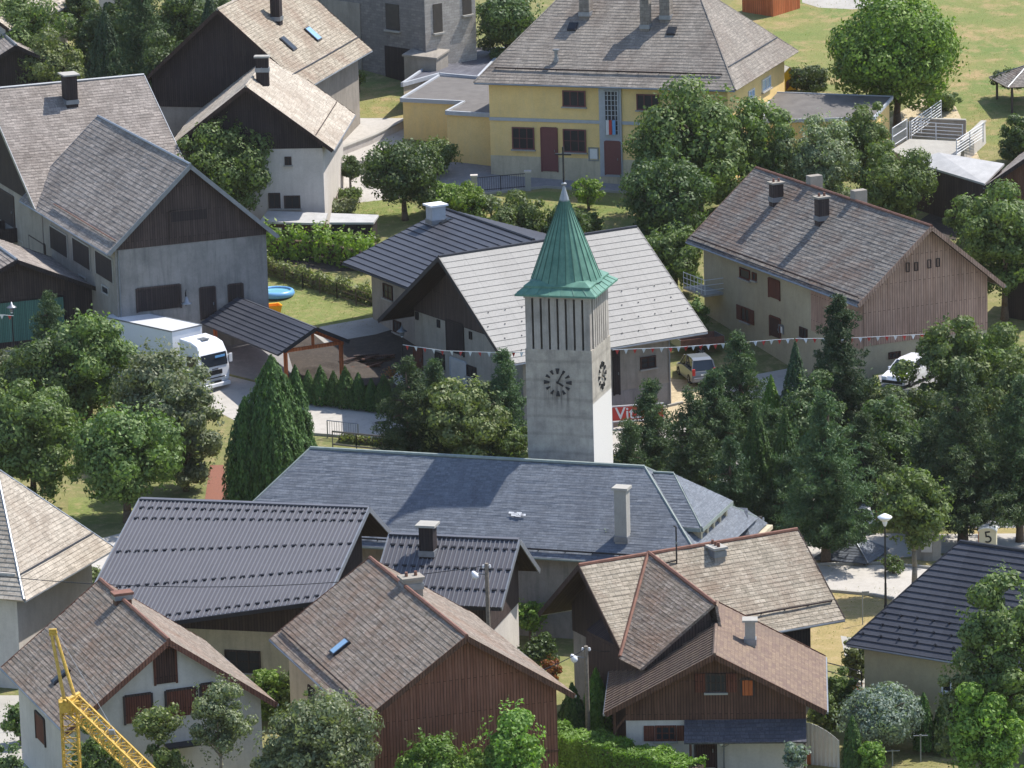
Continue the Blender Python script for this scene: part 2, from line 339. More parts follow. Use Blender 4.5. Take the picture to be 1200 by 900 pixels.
drape('driveway', [(398, 240), (395, 184), (402, 150), (416, 138.5), (480, 138.5), (480, 160), (436, 186), (470, 215), (470, 232)], M['asphalt_pale'], .008)
drape('forecourt', [(470, 196), (533, 190), (640, 200), (770, 214), (800, 222), (770, 228), (640, 219), (560, 228), (470, 222)], M['asphalt'], .008)
drape('paving', [(1020, 175), (1040, 140), (1090, 110), (1120, 125), (1150, 190), (1060, 195)], M['gravel'], .008)
drape('paving', [(940, 3), (960, 9), (1000, 11), (1040, 6), (1060, -6), (940, -6)], M['concrete'], .008)
drape('path', [(240, 586), (246, 545), (262, 545), (268, 586)], M['brick_red'], .008)
drape('yard', [(94, 690), (100, 636), (160, 620), (160, 700)], M['asphalt_pale'], .008)
drape('yard', [(-30, 900), (-30, 815), (40, 815), (40, 900)], M['concrete'], .008)
drape('path', [(985, 745), (1024, 752), (1030, 815), (1000, 815)], M['concrete'], .008)
drape('soil_patch', [(1060, 270), (1090, 250), (1130, 256), (1120, 282)], M['soil'], .004)
drape('vegetable_garden', [(300, 300), (300, 284), (430, 282), (440, 318), (380, 318)], M['soil'], .006)
# kerbs: real steps along the road
def kerb(pts, name='kerb', w_=.16, h_=.13, mat='concrete'):
    P = [gp(*p) for p in pts]; mb = MB()
    for a, b in zip(P, P[1:]): mb.beam(a+Vector((0, 0, h_/2)), b+Vector((0, 0, h_/2)), w_, h_+.04)
    o = mb.build(name, M[mat]); o['kind'] = 'structure'; return o
kerb([(945, 663.5), (985, 662), (1030, 661.5), (1060, 664), (1090, 666.5)])
kerb([(930, 693.5), (973, 693.5), (1018, 697.5), (1047, 703)])
kerb([(300, 506), (360, 509), (420, 514), (470, 520)])
kerb([(700, 489), (745, 486), (800, 473)])
kerb([(500, 224), (560, 229), (640, 220), (770, 229)])
# ------------------------------------------------------------------ roofs
JR = random.Random(21)
def lerp(a, b, t): return a + (b-a)*t
def slope(mb, A, B, Cc, D, course=.3, step=.02, th=.12, soff=None):
    A, B, Cc, D = map(Vector, (A, B, Cc, D)); n = (B-A).cross(D-A).normalized(); L = max((D-A).length, (Cc-B).length)
    N = max(1, round(L/course))
    W_ = max((B-A).length, (Cc-D).length); tile = course < .35 and step > .005; S_ = max(1, round(W_/.9)) if tile else 1
    sag = min(.09, W_*.005) if tile else 0; lo = th+step
    J = [[(JR.gauss(0, .009) if tile else 0) for _ in range(S_+1)] for _ in range(N+1)]
    def Pn(t, k, h_):
        s = k/S_; p = lerp(lerp(A, D, t), lerp(B, Cc, t), s); return p+n*h_
    for i in range(N):
        t0, t1 = i/N, (i+1)/N
        for k in range(S_):
            d0, d1, e0, e1 = [J[i][k]-sag*sin(pi*k/S_)*sin(pi*t0*.8+.3), J[i][k+1]-sag*sin(pi*(k+1)/S_)*sin(pi*t0*.8+.3), J[i+1][k]-sag*sin(pi*k/S_)*sin(pi*t1*.8+.3), J[i+1][k+1]-sag*sin(pi*(k+1)/S_)*sin(pi*t1*.8+.3)]
            a0, b0, b1, a1 = Pn(t0, k, lo+d0), Pn(t0, k+1, lo+d1), Pn(t1, k+1, th+e1), Pn(t1, k, th+e0)
            if (a1-b1).length < 1e-3 and (Cc-D).length < 1e-4: mb.face([a0, b0, (a1+b1)/2])
            else: mb.face([a0, b0, b1, a1])
            z0, z1 = (th+d0, th+d1) if i else (0, 0); mb.face([Pn(t0, k, z0), Pn(t0, k+1, z1), b0, a0])
        mb.face([Pn(t1, 0, 0), Pn(t0, 0, 0), Pn(t0, 0, lo+J[i][0]), Pn(t1, 0, th+J[i+1][0])]); mb.face([Pn(t0, S_, 0), Pn(t1, S_, 0), Pn(t1, S_, th+J[i+1][S_]), Pn(t0, S_, lo+J[i][S_])])
    (soff if soff is not None else mb).face([A, D, Cc, B] if (Cc-D).length > 1e-4 else [A, D, B])
    return n
def slope_ribs(mb, A, B, Cc, D, pitch, w_, h_, th=.12):
    A, B, Cc, D = map(Vector, (A, B, Cc, D)); n = (B-A).cross(D-A).normalized(); N = max(2, round((B-A).length/pitch))
    for i in range(N+1):
        s = i/N; p = lerp(A, B, s)+n*(th+h_/2); q = lerp(D, Cc, s)+n*(th+h_/2)
        if (p-q).length > .3: mb.beam(p, q, w_, h_, n)
class House: pass
def clipz(poly, z, above=True):
    out = []
    for i in range(len(poly)):
        a, b = poly[i], poly[(i+1) % len(poly)]; ia = (a[1] >= z) == above; ib = (b[1] >= z) == above
        if ia: out.append(a)
        if ia != ib: t = (z-a[1])/(b[1]-a[1]); out.append((a[0]+(b[0]-a[0])*t, z))
    return out
def house(name, label, cat, prm, roof='fibre_grey', wall='white_plaster', board='wood_dark', oe=.7, og=.7, insets=(0, 0), splits={}, course=.3, step=.02, th=.12, verge='wood_soffit', ridge='rust', fascia='wood_soffit', zoff=0, skip=(), group=None, gutter='zinc'):
    cx, cy, yaw, W, L, rise, he = prm[:7]
    if len(prm) > 7: insets = prm[7:9]
    h = House(); h.W, h.L, h.rise, h.he, h.yaw = W, L, rise, he, yaw; h.loc = Vector((cx, cy, terr(cy)+zoff))
    h.root = thing(name, label, cat, h.loc, yaw, group); h.R = Matrix.Rotation(yaw, 3, 'Z'); h.og, h.oe = og, oe; h.a, h.b = insets
    h.xw, h.yf = W/2-oe, L/2-og
    zt = he + rise*oe/(W/2); h.zt = zt-.02
    FL, FR, BL, BR = (-W/2, -L/2, he), (W/2, -L/2, he), (-W/2, L/2, he), (W/2, L/2, he); Fa, Ba = (0, -L/2+h.a, he+rise), (0, L/2-h.b, he+rise)
    h.slopes = {'left': (BL, FL, Fa, Ba), 'right': (FR, BR, Ba, Fa)}
    if h.a > .01: h.slopes['front'] = (FL, FR, Fa, Fa)
    if h.b > .01: h.slopes['back'] = (BR, BL, Ba, Ba)
    r, sf = MB(), MB()
    if 'roof' not in skip:
        for k, q in h.slopes.items(): slope(r, *q, course=course, step=step, th=th, soff=sf)
        h.roof = r.build('roof', M[roof], h.root); sf.build('soffit', M['wood_soffit'], h.root)
    # walls
    bz = -1.5
    hip = h.a > .01
    top = he+rise-.02
    if not hip:
        pent = [(-h.xw, bz), (h.xw, bz), (h.xw, h.zt), (0, top), (-h.xw, h.zt)]
    else: pent = [(-h.xw, bz), (h.xw, bz), (h.xw, h.zt), (-h.xw, h.zt)]
    MB().prism(pent, -h.yf, h.yf).build('wall', M[wall], h.root)
    for side, z in splits.items():
        z, m = z if isinstance(z, tuple) else (z, board); p = MB()
        if side in ('front', 'back'):
            poly = clipz(pent, z); s = -1 if side == 'front' else 1; p.prism(poly, s*h.yf, s*(h.yf+.045))
            p.build('gable_boards', M[m], h.root)
        else:
            s = -1 if side == 'left' else 1; y0, y1 = -h.yf, h.yf
            p.box((s*(h.xw+.02), 0, (z+h.zt)/2), (.05, y1-y0, h.zt-z)); p.build('side_boards', M[m], h.root)
    # trim
    v = MB()
    if 'roof' not in skip:
        if not hip:
            for s in (-1, 1):
                for e in (-1, 1):
                    v.beam((e*W/2, s*(L/2+.02), he+.03), (0, s*(L/2+.02), he+rise+.03), .05, .26)
            build_each(v, 'verge_board', M[verge], h.root)
        rc = MB()
        rc.tube(Vector(Fa)+Vector((0, 0, th+.03)), Vector(Ba)+Vector((0, 0, th+.03)), .1, n=6)
        if hip:
            for k, q in (('a', (FL, Fa)), ('b', (FR, Fa)), ('c', (BL, Ba)), ('d', (BR, Ba))): rc.tube(Vector(q[0])+Vector((0, 0, th+.02)), Vector(q[1])+Vector((0, 0, th+.02)), .07, n=6)
        build_each(rc, 'ridge_cap', M[ridge], h.root)
        gt = MB()
        for e in (-1, 1): gt.tube((e*(W/2+.06), -L/2, he+.02), (e*(W/2+.06), L/2, he+.02), .065, n=6)
        build_each(gt, 'gutter', M[gutter], h.root)
    return h
def face_frame(h, side):
    # origin on wall plane, tangent, normal (local)
    return {'front': (Vector((0, -h.yf, 0)), Vector((1, 0, 0)), Vector((0, -1, 0))), 'back': (Vector((0, h.yf, 0)), Vector((-1, 0, 0)), Vector((0, 1, 0))),
            'left': (Vector((-h.xw, 0, 0)), Vector((0, -1, 0)), Vector((-1, 0, 0))), 'right': (Vector((h.xw, 0, 0)), Vector((0, 1, 0)), Vector((1, 0, 0)))}[side]
def loc_ray(h, px, py): return h.R.transposed() @ (CP-h.loc), h.R.transposed() @ ray(px, py)
def on_wall(h, side, px, py, off=0.0):
    O, T, N = face_frame(h, side); c, d = loc_ray(h, px, py); O = O+N*off; t = (O-c).dot(N)/d.dot(N); p = c+d*t; return (p-O).dot(T), p.z
def wrect(h, side, cx, cy, wp, hp):
    a, z = on_wall(h, side, cx, cy); O, T, N = face_frame(h, side)
    P = lambda a_, z_: proj(h.R @ (O+T*a_+Vector((0, 0, z_)))+h.loc)
    x0 = P(a, z); k = abs(P(a+1, z)[0]-x0[0]); kz = abs(P(a, z+1)[1]-x0[1]); return a, z, wp/k, hp/kz
def wall_item(h, side, spec, kind='window', frame='wood_dark', pane='glass', off=.045, div=(2, 1), sill=True, shut=None, label=None, name=None):
    """window / door / hatch on a wall face; spec is its centre and size as seen in the photograph"""
    a, z, w_, t_ = wrect(h, side, *spec); O, T, N = face_frame(h, side); Zv = Vector((0, 0, 1)); rz = math.atan2(T.y, T.x)
    pt = lambda da, dz, o: O+T*(a+da)+Zv*(z+dz)+N*o
    bx = lambda mb, da, dz, o, sw, sz, so: mb.box(pt(da, dz, o), (sw, so, sz), rz)
    f = MB(); fw = min(.09, w_*.14)
    if kind == 'window':
        for s in (-1, 1):
            bx(f, s*(w_/2-fw/2), 0, off/2+.02, fw, t_, off+.04); bx(f, 0, s*(t_/2-fw/2), off/2+.017, w_-2*fw, fw, off+.034)
        for i in range(1, div[0]): bx(f, -w_/2+w_*i/div[0], 0, off/2+.01, .06, t_-2*fw, off+.02)
        for i in range(1, div[1]): bx(f, 0, -t_/2+t_*i/div[1], off/2+.006, w_-2*fw, .045, off+.012)
        o = f.build(name or 'window', M[frame], h.root)
        p = MB(); bx(p, 0, 0, .012, w_-fw, t_-fw, .03); p.build('pane', M[pane], o)
        if sill: q = MB(); bx(q, 0, -t_/2-.05, .08, w_+.16, .09, .2); q.build('sill', M['concrete'], o)
    else:
        bx(f, 0, 0, off/2, w_, t_, off+.02)
        o = f.build(name or kind, M[pane], h.root)
        g = MB()
        for s in (-1, 1): bx(g, s*(w_/2+.05), 0, off/2+.01, .1, t_+.1, off+.05)
        bx(g, 0, t_/2+.05, off/2+.014, w_+.02, .1, off+.05); g.build('frame', M[frame], o)
        if kind == 'door': q = MB(); bx(q, w_*.38, -.05, off+.05, .04, .16, .06); q.build('handle', M['steel'], o)
    if label: o['label'] = label
    if shut:
        for s in (-1, 1):
            if shut == 'left' and s > 0: continue
            q = MB(); sw = w_/2
            bx(q, s*(w_/2+sw/2+.02), 0, .05, sw, t_, .04); bx(q, s*(w_/2+sw/2+.02), t_*.3, .08, sw*.9, .08, .02); bx(q, s*(w_/2+sw/2+.02), -t_*.3, .08, sw*.9, .08, .02)
            q.build('shutter', M['shutter'], h.root)
    return o
def on_slope(h, key, px, py):
    A, B, Cc, D = map(Vector, h.slopes[key]); n = (B-A).cross(D-A).normalized(); c, d = loc_ray(h, px, py); A2 = A+n*.14; t = (A2-c).dot(n)/d.dot(n); return c+d*t, n
def chimney(h, key, px, py, hpx, w_=.7, d_=.6, mat='rough_grey', cap='concrete', pots=0, capz=.12, label=None, flash=True, over=.1):
    """px,py: where the chimney's near foot meets the roof, hpx: its height in the photograph"""
    p, n = on_slope(h, key, px, py); back = (h.R.transposed() @ Vector((0, 1, 0))); P = p+back*(d_*.3)
    k = scl(h.R @ p+h.loc); H_ = hpx/k/cos(PITCH); o_ = MB(); o_.box((P.x, P.y, p.z+H_/2-.5), (w_, d_, H_+1)); o = o_.build('chimney', M[mat], h.root)
    if label: o['label'] = label
    c = MB(); c.box((P.x, P.y, p.z+H_+capz/2+.003), (w_+2*over, d_+2*over, capz)); c.build('chimney_cap', M[cap], o)
    for i in range(pots):
        q = MB(); q.lathe([(.08, 0), (.09, .05), (.07, .2), (.08, .22)], (P.x-w_/2+w_*(i+.5)/pots, P.y, p.z+H_+capz), 8); q.build('chimney_pot', M['rust'], o)
    if flash: q = MB(); q.box((P.x, P.y, p.z+.12), (w_+.1, d_+.1, .3)); q.build('flashing', M['zinc'], o)
    return o
def skylight(h, key, px, py, w_=.8, l_=1.1, pane='glass_blue', tilt=0):
    p, n = on_slope(h, key, px, py); A, B, Cc, D = map(Vector, h.slopes[key]); t = (B-A).normalized(); b = n.cross(t)
    def slab(w2, l2, z0, z1): 
        q = MB(); P = [p+t*(a*w2/2)+b*(e*l2/2) for a, e in ((-1,-1),(1,-1),(1,1),(-1,1))]; q.ring([[v+n*z0 for v in P], [v+n*z1 for v in P]]); return q
    o = slab(w_+.16, l_+.16, -.1, .05).build('skylight', M['metal_dark'], h.root); slab(w_, l_, .03, .075).build('pane', M[pane], o); return o
def snow_rail(h, key, t, s0=.02, s1=.98, mat='wood_dark', h_=.16, name='snow_guard'):
    A, B, Cc, D = map(Vector, h.slopes[key]); n = (B-A).cross(D-A).normalized(); a = lerp(A, D, t); b = lerp(B, Cc, t); p, q = lerp(a, b, s0), lerp(a, b, s1)
    mb = MB(); mb.tube(p+n*(h_+.14), q+n*(h_+.14), .035, n=5); mb.tube(p+n*(h_*.45+.14), q+n*(h_*.45+.14), .025, n=5)
    N = int((p-q).length/1.6)+1
    for i in range(N+1): m = lerp(p, q, i/N); mb.beam(m+n*.1, m+n*(h_+.18), .05, .03)
    return mb.build(name, M[mat], h.root)
def stubs(h, key, rows, n, mat='metal_dark', size=.09, name='snow_stops'):
    A, B, Cc, D = map(Vector, h.slopes[key]); nn = (B-A).cross(D-A).normalized(); mb = MB()
    for j, t in enumerate(rows):
        for i in range(n):
            p = lerp(lerp(A, D, t), lerp(B, Cc, t), (i+.5*(j % 2)+.25)/n)+nn*.18; mb.beam(p, p+(D-A).normalized()*size*1.3, size, size*1.2, nn)
    return build_each(mb, name[:-1] if name.endswith('s') else name, M[mat], h.root)
def flashing_line(h, key, t, mat='metal_dark'):
    A, B, Cc, D = map(Vector, h.slopes[key]); n = (B-A).cross(D-A).normalized(); mb = MB(); mb.beam(lerp(A, D, t)+n*.17, lerp(B, Cc, t)+n*.17, .06, .07, n); return mb.build('snow_bar', M[mat], h.root)
# ------------------------------------------------------------------ buildings
# farmhouse on the right
A = house('farmhouse', 'long farmhouse with grey tile roof and pinkish wooden gable, right of the church tower', 'house', (21.25, 299.01, radians(25.1), 10.43, 22.75, 4.32, 5.6), 'fibre_brown', 'tan_plaster', 'wood_pink', .8, .8, splits={'front': 2.85}, course=.26, step=.018, verge='wood_pink', ridge='rust')
for s in ((873.4, 321, 12, 12), (884.5, 324, 5, 9)): wall_item(A, 'left', s, frame='shutter', div=(1, 1))
wall_item(A, 'left', (907.7, 339, 12, 21), 'hatch', 'shutter', 'shutter', name='shutter')
wall_item(A, 'left', (874, 368.7, 10, 17), frame='shutter', shut=True)
wall_item(A, 'left', (908.8, 383.7, 11.5, 22), 'door', 'shutter', 'shutter_dark')
wall_item(A, 'left', (942, 390, 9, 12), frame='shutter_dark')
wall_item(A, 'left', (916, 386, 4, 8), 'box', 'steel', 'white_paint', name='meter_box')
def side_panel(h, side, y0, y1, z0, z1, mat, name='side_boards'):
    s = -1 if side == 'left' else 1; MB().box((s*(h.xw+.025), (y0+y1)/2, (z0+z1)/2), (.06, y1-y0, z1-z0)).build(name, M[mat], h.root)
side_panel(A, 'left', -A.yf, -A.yf+6.6, 2.6, A.zt, 'wood_pink')
for s in ((1063, 313, 4, 11), (1073, 312, 4, 10), (1088.3, 309, 4, 10), (1098.3, 307.3, 4, 10)): wall_item(A, 'front', s, frame='wood_dark', off=.09, div=(1, 1), sill=False)
wall_item(A, 'front', (1048, 416, 14, 8), frame='shutter_dark', div=(3, 1), sill=False)
wall_item(A, 'front', (1078, 414, 10, 12), frame='shutter_dark')
chimney(A, 'left', 910, 236, 20, .75, .6, 'wood_dark', 'rough_grey', 2); chimney(A, 'left', 963.5, 258, 25, .75, .6, 'wood_dark', 'rough_grey', 2)
for x, y in ((948, 218), (1000, 240)):
    P = loc_ray(A, x, y); MB().box((.4, P[0].y+P[1].y*((-P[0].x)/P[1].x), A.he+A.rise+.1), (.9, .6, 1.3)).build('chimney', M['rough_grey'], A.root)
snow_rail(A, 'left', .07); flashing_line(A, 'left', .03)
bal = MB(); ya = A.yf-1.8
bal.box((-A.xw-.7, ya+.6, 2.75), (1.4, 3.0, .14)); b0 = bal.build('balcony', M['concrete'], A.root)
rl = MB()
for z in (3.1, 3.45, 3.8): rl.tube((-A.xw-1.35, ya-.9, z), (-A.xw-1.35, ya+2.1, z), .025, n=4); rl.tube((-A.xw, ya-.9, z), (-A.xw-1.35, ya-.9, z), .025, n=4)
for i in range(7): rl.tube((-A.xw-1.35, ya-.9+.5*i, 2.8), (-A.xw-1.35, ya-.9+.5*i, 3.85), .02, n=4)
rl.build('railing', M['white_paint'], b0)
# barn with cross wing, left
B2 = house('barn', 'grey rendered barn with dark wooden gable and broad tile roof, behind the white truck', 'barn', (-23.862, 310.997, .376, 11.444, 20, 5.198, 6.0), 'fibre_grey', 'rough_grey', 'wood_dark', .6, .6, splits={'front': 6.15}, course=.3, step=.018, verge='zinc', ridge='zinc')
MB().box((0, -B2.yf-.012, 2.2), (2*B2.xw-.02, .02, 7.85)).build('front_render', M['grey_plaster'], B2.root)
B2.yf += .022
wall_item(B2, 'front', (186, 349.7, 49.6, 26), 'barn_door', 'wood_dark', 'wood_black'); wall_item(B2, 'front', (243.6, 355.4, 16, 36), 'door', 'wood_dark', 'wood_black'); wall_item(B2, 'front', (276.2, 344.6, 15, 22), 'hatch', 'wood_dark', 'wood_black')
B2.yf += .03
wall_item(B2, 'front', (221, 252.6, 42, 12), 'louvre', 'wood_dark', 'wood_black')
wall_item(B2, 'front', (221, 269, 42, 18), 'hatch', 'wood_dark', 'wood_dark')
B2.yf -= .052
for s in ((69.4, 283.3, 20, 26), (96, 297.5, 20, 27), (122.6, 312.4, 20, 27)): wall_item(B2, 'left', s, 'hatch', 'concrete', 'wood_black', name='hay_opening')
for s in ((70.8, 315.3, 8, 11), (97.2, 327.8, 8, 10), (124, 340, 8, 10)): wall_item(B2, 'left', s, frame='concrete', div=(1, 1), sill=False)
wall_item(B2, 'left', (44.7, 295.8, 18, 28), 'barn_door', 'wood_dark', 'wood_black'); wall_item(B2, 'left', (24, 289, 9, 17), frame='concrete', div=(2, 2))
snow_rail(B2, 'left', .13, .3, .98, 'rust', .1); 
MB().tube((-B2.xw+.2, -B2.yf-.08, 6.1), (-B2.xw+.2, -B2.yf-.08, 0), .05, n=6).build('downpipe', M['zinc'], B2.root)
# its main body, ridge across the wing
x3 = Vector((0, 17.675-9.9, 0)); c3 = B2.R @ Vector((0, 17.675, 0)) + B2.loc
def B3f():
    h = house('farmhouse', 'big farmhouse with broad pale tile roof and brown balcony, left edge behind the barn wing', 'house', (c3.x, c3.y, .376+pi/2, 22.57, 11.5, 6.39, 6.0), 'fibre_grey', 'rough_grey', 'wood_black', .5, .55, splits={'back': 6.1}, course=.3, step=.018, verge='zinc', ridge='zinc', zoff=0)
    dz = terr(B2.loc.y)-terr(c3.y); h.root.location.z += dz; h.loc.z += dz; return h
B3 = B3f()
wall_item(B3, 'back', (8, 244, 18, 36), 'door', 'wood_dark', 'wood_black', name='balcony_door'); wall_item(B3, 'back', (9, 292, 13, 26), 'door', 'concrete', 'wood_dark')
p0 = on_wall(B3, 'back', 13, 270); bb = MB(); O, T, N = face_frame(B3, 'back'); c_ = O+T*p0[0]+Vector((0, 0, p0[1]))
bb.box(c_+N*.7+Vector((0, 0, -.5)), (3.0, 1.4, .12), 0); bo = bb.build('balcony', M['wood_black'], B3.root)
rr = MB()
rr.box(c_+N*1.38+Vector((0, 0, 0)), (3.0, .06, .9), 0); rr.box(c_+N*.7+Vector((1.5, 0, 0)), (.06, 1.4, .9), 0); rr.box(c_+N*.7+Vector((-1.5, 0, 0)), (.06, 1.4, .9), 0); rr.build('railing', M['wood_dark'], bo)
chimney(B3, 'left', 82, 121, 32, 1.15, .8, 'wood_black', 'concrete', 0, .1, over=.18)
# two houses, top left of centre
D = house('house', 'white house with dark wooden gable and bleached tile roof, beside the grey driveway', 'house', (-17.08, 330.68, radians(-4.8), 11.68, 13.57, 4.45, 5.5), 'fibre_pale', 'white_plaster', 'wood_black', .8, .8, splits={'front': 5.6}, course=.3, step=.025, verge='wood_soffit', ridge='fibre_pale')
for s in ((337.7, 188.4, 8, 10), (321.8, 235, 14, 18), (342.5, 236.6, 19, 15)): wall_item(D, 'front', s, frame='wood_dark')
for x in (304, 311): chimney(D, 'left', x, 84, 16, .45, .5, 'wood_black', 'concrete', 0)
snow_rail(D, 'right', .22, h_=.08)
Eh = house('house', 'house with two skylights in its long tile roof, above and behind the white house', 'house', (-17.96, 345.04, radians(-15.3), 12.52, 16.6, 5.57, 6.0), 'fibre_dun', 'rough_grey', 'wood_black', .8, .8, splits={'front': 4.5}, course=.3, step=.025, verge='wood_soffit', ridge='fibre_pale')
skylight(Eh, 'right', 367, 39.5, .9, 1.2); skylight(Eh, 'right', 338, 51, .8, 1.2, 'glass'); chimney(Eh, 'right', 324, 24, 27, .7, .7, 'wood_black', 'concrete', 0); flashing_line(Eh, 'right', .17)
# yellow public building
Hy = house('town_hall', 'large yellow public building with hipped grey roof and tall chimneys', 'public building', (9.76, 341.89, radians(-109), 16.52, 19.33, 5.92, 6.2, 4.93, 5.18), 'hall_tiles', 'yellow_plaster', oe=.8, og=.8, course=.34, step=.02, ridge='hall_tiles', fascia='grey_trim')
side = 'right'
def hband(z, t_, mat, x0=-1, x1=1, pr=.06, name='band'):
    MB().box((Hy.xw+pr/2, (x0+x1)/2*Hy.yf, z), (pr, (x1-x0)*Hy.yf, t_)).build(name, M[mat], Hy.root)
za = on_wall(Hy, side, 640, 141)[1]; hband(za, .22, 'grey_trim', pr=.09)
zb = on_wall(Hy, side, 640, 184)[1]; MB().box((Hy.xw+.02, 0, (zb-1)/2), (.035, 2*Hy.yf, zb+1)).build('plinth', M['cream_plaster'], Hy.root)
Hy.xw += .05
for s in ((672.8, 115.6, 27, 19), (759.5, 119.8, 27, 19)): wall_item(Hy, side, s, frame='maroon', div=(3, 1))
for s in ((613.3, 162, 26, 26), (673.4, 165, 27, 27)): wall_item(Hy, side, s, frame='maroon', div=(3, 2))
wall_item(Hy, side, (643.9, 175.6, 17, 50), 'door', 'maroon', 'maroon')
a_, z_, w_, t_ = wrect(Hy, side, 716, 155, 26, 104); MB().box((Hy.xw+.04, a_, z_), (.12, w_, t_)).build('stair_pilaster', M['grey_trim'], Hy.root)
Hy.xw += .1
wall_item(Hy, side, (716.7, 132.3, 17, 53), frame='grey_trim', div=(4, 9), sill=False, name='stair_window'); wall_item(Hy, side, (718.1, 185.5, 16, 38), 'door', 'maroon', 'maroon')
Hy.xw -= .15
wall_item(Hy, side, (695.7, 180.7, 12, 16), frame='steel', pane='white_paint', div=(1, 1), sill=False, name='notice_board')
wall_item(Hy, 'back', (897.5, 98, 10, 14), frame='white_paint', pane='glass_blue'); wall_item(Hy, 'back', (880, 110, 7, 10), frame='white_paint', pane='glass_blue')
chimney(Hy, 'right', 687, 18, 24, .95, .75, 'hall_tiles', 'concrete', 0); chimney(Hy, 'right', 757, 33, 40, .65, .65, 'hall_tiles', 'concrete', 0); chimney(Hy, 'right', 781, 22, 34, .85, .75, 'hall_tiles', 'concrete', 0)
chimney(Hy, 'right', 652, 72, 12, .2, .2, 'steel', 'steel', 0)
snow_rail(Hy, 'right', .14, .03, .97, 'wood_dark', .12); flashing_line(Hy, 'back', .22)
skylight(Hy, 'right', 671, 31, .5, .6, 'glass'); skylight(Hy, 'right', 787, 36, .5, .6, 'glass')
for (fx, fc, nm_) in ((717.5, 'red', 0), (714, 'white_paint', 0), (721.5, 'blue', 0)):
    a, z, w_, t_ = wrect(Hy, side, fx, 148, 3.4, 17); P = Vector((Hy.xw+.45, a, z)); q = MB(); q.box(P, (.05, w_, t_), .3); o = q.build('flag', M[fc], Hy.root)
    MB().tube((Hy.xw+.1, a, z-.2), (Hy.xw+.5, a, z+.6), .02, n=5).build('flag_pole', M['steel'], o)
# flat-roofed annexes of the yellow building (local: x towards the viewer, y to the right)
def local_z(h, px, py, z):
    c, d = loc_ray(h, px, py); t = (z-c.z)/d.z; return c+d*t
def annex(name, label, pts, z, mat_roof, mat_wall, edge='grey_trim', tilt=0):
    P = [local_z(Hy, x, y, z) for x, y in pts]; root = thing(name, label, 'annex', Hy.loc, Hy.yaw)
    q = MB(); q.ring([[Vector((p.x, p.y, z)) for p in P], [Vector((p.x, p.y, z+.12)) for p in P]]); q.build('roof', M[mat_roof], root)
    e = MB()
    for a, b in zip(P, P[1:]+P[:1]): e.beam(Vector((a.x, a.y, z+.1)), Vector((b.x, b.y, z+.1)), .18, .3)
    e.build('roof_edge', M[edge], root)
    c = sum(P, Vector())/len(P); I = [c+(p-c)*.97 for p in P]
    q = MB(); q.ring([[Vector((p.x, p.y, -1)) for p in I], [Vector((p.x, p.y, z-.02)) for p in I]]); q.build('wall', M[mat_wall], root); return root
annex('annex', 'low yellow annex with L-shaped felt roof against the yellow building', [(470, 118.5), (515, 91), (583, 96), (583, 137), (523, 133.5), (544, 122)], 3.4, 'bitumen', 'yellow_plaster')
annex('annex', 'low annex with dark slate roof and white edging behind the yellow annex', [(471, 101), (530, 60.5), (592, 59), (560, 93), (515, 89)], 3.5, 'slate_annex', 'cream_plaster')
# black-tiled house and pale-roofed barn in the middle
N_ = house('house', 'grey house with black panel roof and white chimney, behind the pale-roofed barn', 'house', (-1.196, 305.9, radians(27.7), 15.29, 12.3, 2.66, 3.85), 'black_panel', 'rough_grey', 'wood_black', 1.5, 1.0, course=.52, step=.06, verge='metal_dark', ridge='metal_dark', gutter='metal_dark')
wall_item(N_, 'left', (455, 341.8, 11, 17), frame='shutter_dark', div=(2, 2)); wall_item(N_, 'left', (466, 383, 9, 14), frame='shutter_dark')
chimney(N_, 'left', 511, 262, 20, 1.0, .9, 'grey_trim', 'white_paint', 0, .12, over=.15); skylight(N_, 'left', 522, 259, .5, .7, 'glass')
O_ = house('barn', 'barn with pale grey panel roof and dark wooden gable, behind the church tower', 'barn', (1.92, 292.8, radians(-59), 15.63, 14.53, 5.35, 4.2), 'light_panel', 'rough_grey', 'wood_dark', 1.3, 1.9, splits={'front': 4.9}, course=.5, step=.03, verge='metal_dark', ridge='metal_dark', gutter='zinc')
for s in ((489.2, 370, 3, 9), (514.4, 379.2, 3, 9), (552, 393, 3, 9)): wall_item(O_, 'front', s, frame='wood_black', div=(1, 1), sill=False)
wall_item(O_, 'front', (533.7, 396, 19, 36), 'hatch', 'wood_black', 'wood_black'); wall_item(O_, 'front', (490.6, 419.7, 9, 24), 'door', 'shutter', 'shutter')
wall_item(O_, 'front', (516, 422.5, 11, 18), frame='wood_black'); wall_item(O_, 'front', (538, 435, 18, 25), 'barn_door', 'grey_trim', 'corrugated'); wall_item(O_, 'front', (553, 435.3, 11, 13), frame='wood_black')
wall_item(O_, 'right', (759.2, 424.5, 18, 14), frame='shutter_dark', div=(2, 2)); wall_item(O_, 'right', (722, 437, 5, 50), 'door', 'wood_black', 'wood_black')
stubs(O_, 'right', (.1, .22, .34, .46), 12, 'metal_dark', .05)
MB().tube((O_.xw+.07, O_.yf-.1, 4.3), (O_.xw+.07, O_.yf-.1, 0), .05, n=6).build('downpipe', M['zinc'], O_.root)
MB().box((O_.xw+.012, 0, .3), (.02, 2*O_.yf, 1.6)).build('plinth', M['grey_plaster'], O_.root)
